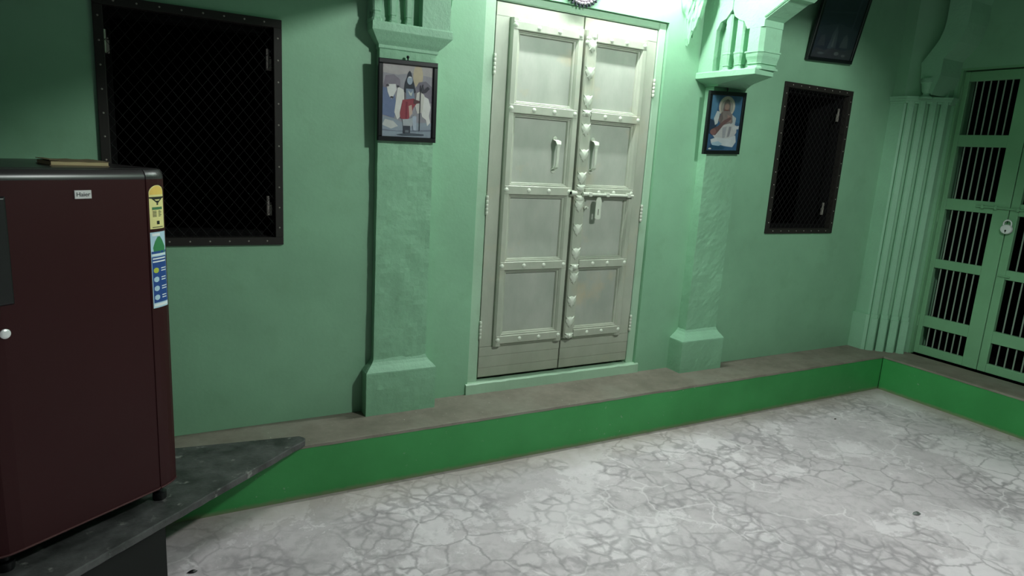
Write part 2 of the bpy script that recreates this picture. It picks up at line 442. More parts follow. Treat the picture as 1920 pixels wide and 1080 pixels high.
# transverse arch rib springing from the right pilaster towards the open front; niche with colonnettes on its door side
Z0 = ZAB-.006; ZTOP = 3.1; RX0, RX1 = 2.79, 2.935; RYF = 2.528
rib = thing('trim_5', 'plaster arch rib above the right pilaster with a small niche of colonnettes', 'arch', (2.86, 2.75, ZAB), kind='structure')
def side(mbx, build):
    """build(mb) works with x = -world y and y = depth from the rib face; turn it onto the rib's door side"""
    m_ = MB(); build(m_)
    m_.v = [Vector((RX0+v.y, -v.x, v.z)) for v in m_.v]; mbx.v = m_.v; mbx.f = m_.f; mbx.m = m_.m; return mbx
mb = MB(); mb.prism([(YD+.02, Z0), (2.640, Z0), (2.640, 2.40), (YD+.02, 2.40)], RX0+.052, RX1, 'x'); obj('niche_back', mb, CARVE, rib)
mb = MB(); mb.prism([(YD+.02, Z0), (2.852, Z0), (2.852, 2.215), (2.829, 2.255), (2.79, 2.27), (2.753, 2.312), (2.753, ZTOP), (YD+.02, ZTOP)], RX0, RX1, 'x'); obj('rib_wall', mb, CARVE, rib)
curve = [(RYF, 2.232), (2.39, 2.302), (2.36, 2.305), (2.20, 2.42), (2.14, 2.425), (1.92, 2.51), (1.86, 2.505), (1.6, 2.535), (1.40, 2.57), (1.25, 2.53), (1.20, 2.49), (1.09, 2.45), (1.03, 2.41), (.95, 2.375), (.84, 2.30), (.55, 2.22), (.2, 2.1), (-.25, 1.9)]  # past the springing, the unseen curve is shaped to block the bulb's light
mb = MB(); mb.prism([(2.753, ZTOP), (2.753, 2.312), (2.735, 2.275), (2.704, 2.256), (2.664, 2.24), (2.640, 2.20), (RYF, 2.20)]+curve+[(-.25, 0), (-.45, 0), (-.45, ZTOP)], RX0+.004, RX1, 'x'); obj('rib_arch', mb, CARVE, rib)
mb = MB(); mb.tube([(RX0+.002, y, z+.014) for y, z in curve[:6]], .007, 6); obj('roll_moulding', mb, CARVE, rib)
for y0, y1, zt in ((2.802, 2.752, 2.29), (2.725, 2.664, 2.27)):
    c = side(MB(), lambda m: colonnette(m, -y0, -y1, .006, Z0, 2.092, zt, .056)); obj('colonnette', c, CARVE, rib)
c = side(MB(), lambda m: colonnette(m, -2.643, -RYF, -.003, Z0, 2.085, 2.215, RX1-RX0)); obj('rib_pier', c, CARVE, rib)

# upper block of the left pilaster (mirrored)
mb = MB(); yf, yk = 2.848, 2.895
mb.prism([(1.082, Z0), (1.212, Z0), (1.212, ZTOP), (.87, ZTOP), (.87, 2.36), (.93, 2.32), (.99, 2.37), (1.05, 2.32), (1.082, 2.26)], yf, YD+.03)
mb.prism([(.862, Z0), (1.09, Z0), (1.09, 2.4), (.862, 2.4)], yk, YL+.03)
obj('niche_block', mb, CARVE, p1)
for x0, x1 in ((1.010, 1.044), (.941, .976)):
    c = MB(); colonnette(c, x0, x1, yf+.010, Z0, 2.115, 2.36, yk+.01); obj('colonnette', c, CARVE, p1)
c = MB(); colonnette(c, .861, .906, yf-.004, Z0, 2.135, 2.38, YL+.02); obj('arch_pier', c, CARVE, p1)

# second rib, from the left pilaster; mostly unseen, underside shaped to shade the left wall
rib1 = thing('trim_8', 'mostly unseen plaster arch rib above the left pilaster, shaped to shade the wall', 'arch', (1.04, 2.6, 2.1), kind='structure')
mb = MB(); mb.prism([(2.846, 3.1), (2.846, 2.16), (2.67, 2.19), (2.3, 2.215), (2.0, 2.22), (1.8, 2.21), (1.4, 2.19), (1.1, 2.16), (.8, 2.12), (.3, 2.05), (-.25, 1.9), (-.25, 0), (-.45, 0), (-.45, 3.1)], .88, 1.16, 'x'); obj('rib_arch', mb, CARVE, rib1)

# rough carved corbels on the inner sides of both pilasters
def corbel(label, cx, w_, z0, z1, yf, seed, flip, yw):
    bm = bmesh.new(); bmesh.ops.create_icosphere(bm, subdivisions=5, radius=1)
    for v in bm.verts:
        p = v.co.copy(); n3 = noise.noise(p*2.2+Vector((seed, 0, 0)))*.22+noise.noise(p*5+Vector((0, seed, 0)))*.13+noise.noise(p*11)*.06
        p *= 1+n3
        q = (p.z+1)/2; s_ = .45+.75*max(0, min(1, q))
        x = cx+p.x*w_*s_; z = z0+(z1-z0)*q; y = yw-abs(yw-yf)*max(0, -p.y)*s_*1.15
        v.co = (x, y if p.y < 0 else yw+.004, z)
    mbx = MB(); bm.verts.ensure_lookup_table(); mbx.add([v.co for v in bm.verts], [[v.index for v in f.verts] for f in bm.faces]); bm.free()
    o = obj('corbel', mbx, ROUGH, None, smooth=True); return tag(o, label, 'corbel', kind='structure')
corbel('rough broken plaster corbel at the upper right corner of the cream door', 2.685, .092, 2.165, 2.66, 2.84, 3., False, YD)
corbel('rough broken plaster corbel beside the left pilaster capital', 1.235, .026, 1.985, 2.60, 2.875, 8., True, YD)

# ------------------------------------------------------------------ corner column cluster
t = thing('trim_6', 'fluted cluster of slim mint columns in the corner beside the gate', 'column', (4.66, 2.78, H), kind='structure')
A = Vector((4.567, 2.827)); B = Vector((4.775, 2.648)); dv = (B-A).normalized(); nv = Vector((dv.y, -dv.x))
if nv.y > 0: nv = -nv
mb = MB(); mb.prism([(4.575, YB+.01), (4.575, 2.845), (4.78, 2.668), (XG+.01, 2.664), (XG+.01, YB+.01)], H-.004, ZT-.3, 'z'); obj('core', mb, MINT, t)
def strip(mbx, a0, a1, out, z0, z1, b=.008):
    p0, p1 = A+dv*a0, A+dv*a1
    back = -nv*.06
    mbx.prism([tuple(p0+back), tuple(p0+nv*(out-b)), tuple(p0+dv*b+nv*out), tuple(p1-dv*b+nv*out), tuple(p1+nv*(out-b)), tuple(p1+back)], z0, z1, 'z')
L = (B-A).length; n = 4; pitch = L/n
mb = MB(); mb.prism([(4.567, YB+.01), (4.567, 2.832), (4.578, 2.822), (4.60, 2.83), (4.60, YB+.01)], H+.26, 2.02, 'z'); obj('column_shaft', mb, CARVE, t)
mb = MB(); mb.prism([(4.542, YB+.01), (4.542, 2.826), (4.556, 2.808), (4.60, 2.82), (4.60, YB+.01)], H-.004, H+.262, 'z'); obj('column_base', mb, CARVE, t)
for i in range(n):
    a0 = i*pitch+.016; a1 = (i+1)*pitch-.006
    mb = MB(); strip(mb, a0, a1, .012, H+.25, 2.02); obj('column_shaft', mb, CARVE, t)
    mb = MB(); strip(mb, a0-.005, a1+.003, .030, H-.004, H+.238); strip(mb, a0-.003, a1+.002, .021, H+.238, H+.268); obj('column_base', mb, CARVE, t)
mb = MB()
for k, (d, z0, z1) in enumerate(((.006, 1.985, 2.0), (.014, 2.0, 2.015), (.020, 2.015, 2.03))):
    mb.prism([(4.567-d, YB+.01), (4.567-d, 2.827-d), (4.775-d*.3, 2.648-d), (XG+.01, 2.648-d), (XG+.01, YB+.01)], z0, z1, 'z')
obj('column_capital', mb, CARVE, t)
mb = MB(); mb.prism([(4.60, YB+.01), (4.60, 2.86), (4.79, 2.69), (XG+.01, 2.69), (XG+.01, YB+.01)], 2.03, ZT-.2, 'z'); obj('upper_shaft', mb, CARVE, t)

# curved bracket of the arch over the gate, ending in a vase-shaped pendant
t = thing('trim_7', 'curved mint plaster bracket with a vase-shaped foot above the gate', 'bracket', (4.75, 2.8, 2.03), kind='structure')
XB = 4.60
lft = [(690, 700), (690, 640), (770, 540), (840, 450), (880, 390), (925, 290), (950, 200), (970, 90), (985, 0)]
rgt = [(880, 760), (905, 640), (915, 590), (1000, 500), (1070, 420), (1120, 330), (1165, 220), (1190, 110), (1205, 0)]
L_ = [onx(1600+a/5.4, b/5.4, XB) for a, b in lft]; R_ = [onx(1600+a/5.4, b/5.4, XB) for a, b in rgt]
L_.append(Vector((XB, L_[-1].y-.02, 3.0))); R_.append(Vector((XB, R_[-1].y-.10, 3.0)))
foot0 = onx(1600+680/5.4, 830/5.4, XB); foot1 = onx(1600+790/5.4, 960/5.4, XB)
mb = MB(); poly = [(foot0.y, foot0.z)]+[(p.y, p.z) for p in L_]+[(p.y, p.z) for p in R_[::-1]]+[(foot1.y, foot1.z)]
mb.prism(poly, XB, XG+.01, 'x'); obj('bracket_arm', mb, CARVE, t)
fa, fb = onx(1600+668/5.4, 1000/5.4, XB), onx(1600+778/5.4, 790/5.4, XB)
c = MB(); cy = (fa.y+onx(1600+772/5.4, 1000/5.4, XB).y)/2+.004; rr = .042; hb = fb.z-fa.z
c.lathe([(rr, 0), (rr, hb*.07), (rr*.55, hb*.18), (rr*.5, hb*.26), (rr*.7, hb*.34), (rr*.82, hb*.5), (rr*.95, hb*.74), (rr*1.1, hb*.78), (rr*1.12, hb*.92), (rr, hb)], (XB+.02, cy, fa.z), 'z', 14)
obj('pendant', c, CARVE, t, smooth=True)
mb = MB(); ya = fa.y
pts = [(2.66, 3.1)]+[(ya-.10-.62*math.sin(a)*1.0, 2.28+.62*(1-math.cos(a))*.9) for a in [i*.16 for i in range(9)]]
mb.prism([(YB+.01, 3.1), (YB+.01, 2.45), (2.74, 2.45)]+[(2.68-.05*i, 2.52+.05*i) for i in range(9)]+[(2.2, 3.1)], XG-.02, XG+.01, 'x'); obj('arch_field', mb, ROUGH, t)

# ------------------------------------------------------------------ windows
def window(name, label, W, yw, hinges, spacing, seed):
    x0, x1, z0, z1 = W
    t = thing(name, label, 'window', ((x0+x1)/2, yw, z0), kind='structure')
    bw = .032; f = yw-.012; bk = yw+.03
    for (a, b, c_, d) in ((x0, x1, z1-bw, z1), (x0, x1, z0, z0+bw), (x0, x0+bw, z0+bw, z1-bw), (x1-bw, x1, z0+bw, z1-bw)):
        mb = MB(); mb.box(a, b, f, bk, c_, d); obj('frame_board', mb, BROWN, t, bevel=.002)
    # inner shutter frame set back behind the wire
    sb = .045
    for (a, b, c_, d) in ((x0+bw, x1-bw, z1-bw-.02, z1-bw), (x0+bw, x1-bw, z0+bw, z0+bw+.02), (x0+bw, x0+bw+.018, z0+bw+.02, z1-bw-.02), (x1-bw-.018, x1-bw, z0+bw+.02, z1-bw-.02)):
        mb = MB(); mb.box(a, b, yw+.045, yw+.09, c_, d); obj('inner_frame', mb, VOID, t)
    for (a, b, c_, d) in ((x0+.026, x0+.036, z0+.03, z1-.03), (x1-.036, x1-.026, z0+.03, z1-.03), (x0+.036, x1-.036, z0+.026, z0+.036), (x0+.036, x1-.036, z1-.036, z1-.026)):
        mb = MB(); mb.box(a, b, yw+.03, 3.21, c_, d); obj('dark_lining', mb, VOID, t)  # jambs added in near-black so the reveals look shaded
    # diamond wire
    mb = MB(); ix0, ix1, iz0, iz1 = x0+bw*.6, x1-bw*.6, z0+bw*.6, z1-bw*.6; wd, ht = ix1-ix0, iz1-iz0; sl = 1.25
    for sgn in (1, -1):
        k = -ht
        while k < wd+ht:
            # line x = ix0+k + sgn*(z-iz0)/sl
            pts = []
            for z in (iz0, iz1):
                pts.append((ix0+(k if sgn > 0 else k)+sgn*(z-iz0)/sl, z))
            (xa, za), (xb, zb) = pts
            # clip
            def clip(xa, za, xb, zb):
                t0, t1 = 0, 1; dx = xb-xa
                for lo_, s_ in ((ix0, 1), (ix1, -1)):
                    den = dx*s_; num = (lo_-xa)*s_
                    if den > 0: t0 = max(t0, num/den)
                    elif den < 0: t1 = min(t1, num/den)
                return None if t0 >= t1-.01 else ((xa+dx*t0, za+(zb-za)*t0), (xa+dx*t1, za+(zb-za)*t1))
            c_ = clip(xa, za, xb, zb)
            if c_: mb.tube([(c_[0][0], yw-.002+sgn*.0008, c_[0][1]), (c_[1][0], yw-.002+sgn*.0008, c_[1][1])], .0008, 4)
            k += spacing
    o = obj('wire_mesh', mb, WIRE, t, label='diamond wire mesh')
    # nails
    nm = MB(); nm.lathe([(.0038, 0), (.0038, -.001), (.002, -.0025)], (0, 0, 0), 'y', 8); me, c0 = mesh('nail', nm, HINGE)
    def nail(x, z): link('nail', me, t, (x, f-.0005, z-.003))
    k = int((x1-x0)/.075)
    for i in range(k):
        x = x0+.03+(x1-x0-.06)*(i+.5)/k
        nail(x, z0+bw/2); nail(x, z1-bw/2)
    k = int((z1-z0)/.085)
    for i in range(k):
        z = z0+.03+(z1-z0-.06)*(i+.5)/k
        nail(x0+bw/2, z); nail(x1-bw/2, z)
    for (px, py) in hinges:
        p = ony(px, py, yw+.03)
        mb = MB(); mb.box(p.x-.011, p.x+.011, p.y-.006, p.y, p.z-.042, p.z+.004); mb.lathe([(.007, -.04), (.007, .04)], (p.x-.004, p.y-.008, p.z), 'z', 8)
        for dz in (-.03, .02): mb.lathe([(.004, 0), (.002, -.002)], (p.x+.006, p.y-.006, p.z+dz-.01), 'y', 6)
        obj('hinge', mb, HINGE, t)
window('window_1', 'large dark wire-mesh window behind the maroon fridge', W1, YL, ((198, 77), (503, 112), (504, 385)), .042, 1)
window('window_2', 'narrower dark wire-mesh window under the leaning picture', W2, YB, ((1570, 216), (1541, 391)), .042, 2)

# ------------------------------------------------------------------ the cream double door
YP = 2.982      # plank plane of the leaves
YF = 2.957      # front of rails and stiles
d1 = thing('door_1', 'cream painted double door with studded rails and ornamental centre strip', 'door', (2.0, YD, H), kind='structure')
LX0, LX1, LZ0, LZ1 = 1.502, 2.488, .318, 2.192
MID = 2.006
for (a, b, z0, z1) in ((DX0, LX0-.004, H, DZ1), (LX1+.004, DX1, H, DZ1), (LX0-.004, LX1+.004, LZ1+.004, DZ1)):
    mb = MB(); mb.bev(a, b, YD+.016, 3.1, z0, z1, .006); obj('casing', mb, CASE, d1)
mb = MB(); vs = []
sill = MB(); 
nseg = 40; rings = []
for i in range(nseg+1):
    x = DX0-.012+(DX1+.02-DX0+.012)*i/nseg; j = .0025*noise.noise(Vector((x*18, 1, 3))); zt = .300+j
    rings.append([(x, YP+.03, H-.002), (x, YD-.012+j, H-.002), (x, YD-.010+j, zt-.006), (x, YD-.002, zt), (x, YP+.03, zt+.002)])
sill.loft(rings); obj('threshold', sill, CASE, d1, label='worn pale wooden threshold')
mb = MB(); mb.box(DX0, DX1, 3.06, 3.1, H, DZ1); obj('backing', mb, VOID, d1)

RZ = [(2.074, 2.116), (1.686, 1.730), (1.287, 1.333), (.896, .942), (.501, .546)]
stud = MB(); stud.lathe([(.015, 0), (.0148, -.004), (.0130, -.009), (.009, -.013), (.003, -.0155)], (0, 0, 0), 'y', 12)
stud_me, _ = mesh('stud', stud, METALP, True)
def rail(x0, x1, z0, z1, leaf):
    mb = MB(); h = z1-z0; ch = .010
    prof = [(YP+.002, -.016), (YP-.006, -.016), (YP-.009, -.012), (YP-.009, -.008), (YP-.015, -.007), (YP-.017, -.003), (YP-.012, 0), (YF+.004, 0), (YF, .004), (YF, h-.004), (YF+.004, h), (YP-.012, h), (YP-.017, h+.003), (YP-.015, h+.007), (YP-.009, h+.008), (YP-.009, h+.012), (YP-.006, h+.016), (YP+.002, h+.016)]
    rings = [[(x, y-.0018, z0+dz) for y, dz in prof] for x in (x0, x1)]
    mb.loft(rings); return obj('rail', mb, DOOR, leaf)
def stile(x0, x1, leaf, z0=.489, z1=2.128, bead=1):
    mb = MB(); prof = [(x0-.0, YP+.002), (x0, YF+.010), (x0+.006, YF+.004), (x0+.010, YF), (x1-.010, YF), (x1-.006, YF+.004), (x1, YF+.010), (x1, YP+.002)]
    if bead > 0: prof = prof[:-1]+[(x1+.001, YP-.012), (x1+.008, YP-.010), (x1+.012, YP-.004), (x1+.012, YP+.002)]
    if bead < 0: prof = [(x0-.012, YP+.002), (x0-.012, YP-.004), (x0-.008, YP-.010), (x0-.001, YP-.012)]+prof[1:]
    mb.prism(prof, z0, z1, 'z'); return obj('stile', mb, DOOR, leaf)
def make_leaf(x0, x1, s_out, s_in, label):
    mb = MB(); mb.box(x0, x1, YP+.004, YP+.035, LZ0, LZ1); leaf = obj('leaf', mb, DOOR, d1, label=label)
    # face boards: one above the rails, plain strip beside the hinges, three across the foot
    hz = [LZ0+.004, .372, .436, .487]
    for k in range(3):
        m_ = MB(); m_.bev(x0+.001, x1-.001, YP-.001-.001*k, YP+.006, hz[k], hz[k+1]-.0012, .001); obj('foot_board', m_, DOOR, leaf)
    m_ = MB(); m_.bev(x0+.001, x1-.001, YP-.002, YP+.006, 2.13, LZ1-.001, .001); obj('head_board', m_, DOOR, leaf)
    if s_out[0] < s_in[0]: m_ = MB(); m_.box(x0+.001, s_out[0], YP-.001, YP+.006, .488, 2.13)
    else: m_ = MB(); m_.box(s_out[1], x1-.001, YP-.001, YP+.006, .488, 2.13)
    obj('edge_board', m_, DOOR, leaf)
    l = min(s_out[1], s_in[1]); r_ = max(s_out[0], s_in[0])
    for k in range(4):
        m_ = MB(); m_.bev(l, r_, YP+.0005, YP+.006, RZ[k+1][1]-.002, RZ[k][0]+.002, .001); obj('panel', m_, PANEL, leaf)
    return leaf, l, r_
leafL, pl, pr = make_leaf(LX0, MID-.003, (1.577, 1.622), (1.955, 2.000), 'left leaf with a strap handle')
stile(1.577, 1.622, leafL, bead=1); stile(1.955, 2.000, leafL, bead=-1)
for z0, z1 in RZ:
    rail(1.590, 1.986, z0, z1, leafL)
    for px in (1.598, 1.728, 1.848, 1.974): link('stud', stud_me, leafL, (px, YF+.0005, (z0+z1)/2-.015))
leafR, pl, pr = make_leaf(MID+.003, LX1, (2.371, 2.414), (2.012, 2.084), 'right leaf with strap handle, hasp and slide bolt')
stile(2.371, 2.414, leafR, bead=-1)
mb = MB(); mb.prism([(2.012, YP+.002), (2.012, YF+.004), (2.018, YF-.004), (2.070, YF-.004), (2.076, YF+.004), (2.076, YP-.014), (2.088, YP-.012), (2.092, YP+.002)], .50, 2.128, 'z'); obj('centre_strip', mb, DOOR, leafR)
for z0, z1 in RZ:
    rail(2.076, 2.402, z0, z1, leafR)
    for px in (2.168, 2.268, 2.390): link('stud', stud_me, leafR, (px, YF+.0005, (z0+z1)/2-.015))
# ornamental plates down the centre strip
def plate_mesh(kind):
    mbx = MB(); h = .068; w_ = .028
    if kind == 0:   # horned shield
        out = [(-1, 1), (-.55, .78), (0, .92), (.55, .78), (1, 1), (.82, .62), (.98, .30), (.86, 0), (.55, -.35), (.62, -.62), (.34, -.60), (0, -1), (-.34, -.60), (-.62, -.62), (-.55, -.35), (-.86, 0), (-.98, .30), (-.82, .62)]
    else:           # small bell
        out = [(-1, .9), (-.4, 1), (.4, 1), (1, .9), (.75, .35), (.95, -.1), (.55, -.7), (0, -1), (-.55, -.7), (-.95, -.1), (-.75, .35)]
        h = .034
    y0 = 0
    rings = []
    for s_, y in ((1, .002), (1, -.004), (.80, -.0075), (.45, -.0105), (.12, -.0115)):
        rings.append([(a*w_*s_, y, b*h/2*s_) for a, b in out])
    mbx.loft(rings); return mesh('plate', mbx, METALP, True)
pm0, c0 = plate_mesh(0); pm1, c1 = plate_mesh(1)
YS = YF-.004
for k, (px, py) in enumerate(((1101, 85), (1098, 137), (1094, 190), (1090, 243), (1086, 291), (1082, 334), (1077, 386), (1073, 431), (1070, 476), (1066, 522), (1063, 566), (1061, 604))):
    p = ony(px, py, YS); link('plate', pm0, leafR, (2.044+.002*math.sin(k*5), YS-.0045, p.z-.034))
for (px, py) in ((1092, 212), (1079, 352), (1078, 372), (1068, 501), (1061, 630)):
    p = ony(px, py, YS); link('plate', pm1, leafR, (2.044, YS-.0045, p.z-.017))
for (px, py) in ((1092, 212), (1068, 501), (1061, 630)):
    p = ony(px, py, YS); link('stud', stud_me, leafR, (2.044, YS-.010, p.z-.015))
for (x_, py) in ((2.026, 70), (2.056, 66), (2.022, 78), (2.030, 214), (2.060, 214), (2.028, 504)):
    p = ony(1095, py, YS); link('stud', stud_me, leafR, (x_, YS+.001, p.z-.015))
# strap handles
def handle(leaf, pxt, pyt, pxb, pyb):
    a = ony(pxt, pyt, YP-.02); b = ony(pxb, pyb, YP-.01); x = a.x
    mb = MB(); w_ = .007
    path = [(YP+.000, a.z+.012), (YP-.010, a.z+.010), (YP-.034, a.z+.004), (YP-.042, a.z-.012), (YP-.040, a.z-.03), (YP-.038, b.z+.03), (YP-.036, b.z+.012), (YP-.020, b.z+.002), (YP, b.z)]
    wd = [.012, .015, .017, .013, .008, .007, .010, .009, .010]
    rings = []
    for (y, z), ww in zip(path, wd): rings.append([(x-ww, y-.002, z), (x+ww, y-.002, z), (x+ww, y+.003, z+.001), (x-ww, y+.003, z+.001)])
    mb.loft(rings); h = obj('handle', mb, METALP, leaf, smooth=False)
    for z in (a.z+.016, b.z-.006):
        m_ = MB(); m_.lathe([(.013, 0), (.012, -.003), (.005, -.004), (.0045, -.006)], (x, YP, z), 'y', 10); obj('handle_rosette', m_, METALP, leaf, smooth=True)
handle(leafL, 1044, 266, 1040, 318); handle(leafR, 1115, 268, 1111, 320)
# slide bolt and hasp
zb = ony(1100, 364, YF-.015).z
mb = MB(); mb.tube([(2.066, YF-.018, zb), (2.395, YF-.016, zb-.004)], .0075, 10); mb.tube([(2.052, YF-.018, zb), (2.076, YF-.018, zb)], .0105, 10)
bolt = obj('slide_bolt', mb, METALP, leafR, smooth=True)
for x in (2.10, 2.215, 2.36):
    m_ = MB(); m_.box(x-.010, x+.010, YF-.028, YF+.004, zb-.013, zb+.010); obj('bolt_keeper', m_, METALP, leafR, bevel=.003)
mb = MB(); mb.tube([(1.976, YF-.018, zb+.004), (2.010, YF-.018, zb+.003)], .0115, 10); mb.box(1.980, 1.998, YF-.016, YF+.002, zb-.012, zb+.018); obj('bolt_socket', mb, METALP, leafL, smooth=True)
mb = MB(); mb.lathe([(.0075, 0), (.0075, -.002)], (1.976, YF-.018, zb+.004), 'x', 10); obj('bolt_socket_hole', mb, VOID, leafL)
ht = ony(1119, 374, YF-.02); hb_ = ony(1118, 411, YF-.02); xc = 2.158
mb = MB(); ww = .018; sl0, sl1 = hb_.z+.022, hb_.z+.055
mb.box(xc-ww, xc-.004, YF-.024, YF-.019, hb_.z+.006, ht.z-.006); mb.box(xc+.004, xc+ww, YF-.024, YF-.019, hb_.z+.006, ht.z-.006)
mb.box(xc-.004, xc+.004, YF-.024, YF-.019, hb_.z+.006, sl0); mb.box(xc-.004, xc+.004, YF-.024, YF-.019, sl1, ht.z-.006)
mb.prism([(xc-ww, hb_.z+.006), (xc-.010, hb_.z), (xc+.010, hb_.z), (xc+ww, hb_.z+.006)], YF-.024, YF-.019)
mb.prism([(xc-ww, ht.z-.006), (xc+ww, ht.z-.006), (xc+.009, ht.z+.012), (xc-.009, ht.z+.012)], YF-.024, YF-.019)
obj('hasp', mb, METALP, leafR)
m_ = MB(); m_.lathe([(.010, 0), (.010, -.004), (.004, -.006), (.004, -.016), (.007, -.020), (.002, -.024)], (2.094, YF+.006, zb-.075), 'y', 10); obj('staple', m_, METALP, leafR, smooth=True)
# butt hinges in the cracks
for leaf, x, zs in ((leafL, LX0-.002, ((915, 118), (909, 385), (898, 620))), (leafR, LX1+.002, ((1222, 165), (1197, 400), (1175, 606)))):
    for (px, py) in zs:
        p = ony(px, py, YD+.01); m_ = MB()
        for k in range(5): m_.lathe([(.006, 0), (.0075, .002), (.0075, .016), (.006, .018)], (x, YD+.012, p.z-.048+.0195*k), 'z', 8)
        obj('hinge', m_, METALP, d1, smooth=True)

# ------------------------------------------------------------------ round ornament hung above the door
c = ony(1096, -38, YD-.02); RO = .112
t = thing('wall_ornament', 'round beaded ornament hanging above the cream door, cut by the top of the picture', 'ornament', (c.x, YD, c.z-RO))
PINKG = flat('ornament_mauve', (112, 98, 110), .5); SILV = flat('ornament_silver', (168, 164, 170), .35, .3); DKB = flat('ornament_dark_blue', (40, 46, 58), .5)
mb = MB(); mb.lathe([(RO, 0), (RO, -.008), (RO*.86, -.014), (RO*.80, -.010), (RO*.62, -.020), (RO*.55, -.014), (RO*.2, -.024), (.004, -.026)], (c.x, YD-.002, c.z), 'y', 48); obj('disc', mb, PINKG, t, smooth=True)
for rr, kk, br, mt in ((RO*.97, 36, .0075, SILV), (RO*.72, 26, .006, SILV), (RO*.40, 14, .006, PINKG)):
    b_ = MB(); b_.lathe([(br*math.sin(a), -br*math.cos(a)) for a in (.3, .8, 1.4, 2., 2.6)], (0, 0, 0), 'y', 8); me, _c = mesh('bead', b_, mt, True)
    for i in range(kk):
        a = 2*math.pi*i/kk; link('bead', me, t, (c.x+rr*math.cos(a), YD-.016, c.z+rr*math.sin(a)-br))
b_ = MB(); b_.lathe([(.001, 0), (.006, .004), (.007, .011), (.002, .020)], (0, 0, 0), 'z', 6); me, _c = mesh('tassel', b_, DKB, True)
for i in range(36):
    a = 2*math.pi*(i+.5)/36; link('tassel', me, t, (c.x+(RO+.018)*math.cos(a), YD-.010, c.z+(RO+.018)*math.sin(a)), (0, R(90)-a+R(180), 0))

# ------------------------------------------------------------------ framed pictures
PC = {}
def pcol(c):
    if c not in PC: PC[c] = flat('print_%02x%02x%02x' % c, c, .55, 0, .3, .22)
    return PC[c]
def ell(cx, cy, rx, ry, n=20, a0=0, a1=2*math.pi): return [(cx+rx*math.cos(a0+(a1-a0)*i/n), cy+ry*math.sin(a0+(a1-a0)*i/n)) for i in range(n)]
def picture(name, label, loc, w_, h_, lean, roll, border, art, depth=.018, rotz=0, gain=1.):
    gn = lambda c: tuple(min(255, int(v*gain)) for v in c)
    rot = Matrix.Rotation(rotz, 4, 'Z') @ Matrix.Rotation(lean, 4, 'X') @ Matrix.Rotation(-roll, 4, 'Y')
    t = thing(name, label, 'picture', loc, rot.to_euler(), world=False)
    # local: x right, z up from the bottom edge, y into the wall; back at y=0
    for (a, b, c_, d) in ((-w_/2, w_/2, h_-border, h_), (-w_/2, w_/2, 0, border), (-w_/2, -w_/2+border, border, h_-border), (w_/2-border, w_/2, border, h_-border)):
        mb = MB(); mb.bev(a, b, -depth, 0, c_, d, .003); obj('frame_bar', mb, BLACKF, t)
    mb = MB(); iw, ih = w_-2*border, h_-2*border; mats = []; y = -depth*.45
    mb.box(-iw/2-.002, iw/2+.002, y, -.001, border-.002, h_-border+.002)
    mats.append(pcol(gn(art[0])))
    for k, (col, poly) in enumerate(art[1]):
        col = gn(col)
        if pcol(col) not in mats: mats.append(pcol(col))
        mi = mats.index(pcol(col)); yy = y-.00012*(k+1); n = len(poly)
        poly = [(min(.999, max(.001, a)), min(.999, max(.001, b))) for a, b in poly]
        mb.add([(-iw/2+a*iw, yy, border+b*ih) for a, b in poly], [tuple(range(n))], mi)
    obj('print', mb, mats, t)
    mb = MB(); mb.box(-iw/2-.001, iw/2+.001, -depth*.8, -depth*.8+.0012, border-.001, h_-border+.001); obj('glass', mb, GLASS, t)
    mb = MB(); mb.tube([(0, -.002, h_), (0, -.001, h_+.016)], .003, 6); mb.lathe([(.007, 0), (.005, -.006), (.001, -.008)], (0, 0, h_+.014), 'y', 8); obj('hanger', mb, BLACKF, t)
    return t
sky, mt = (132, 130, 136), (112, 108, 116)
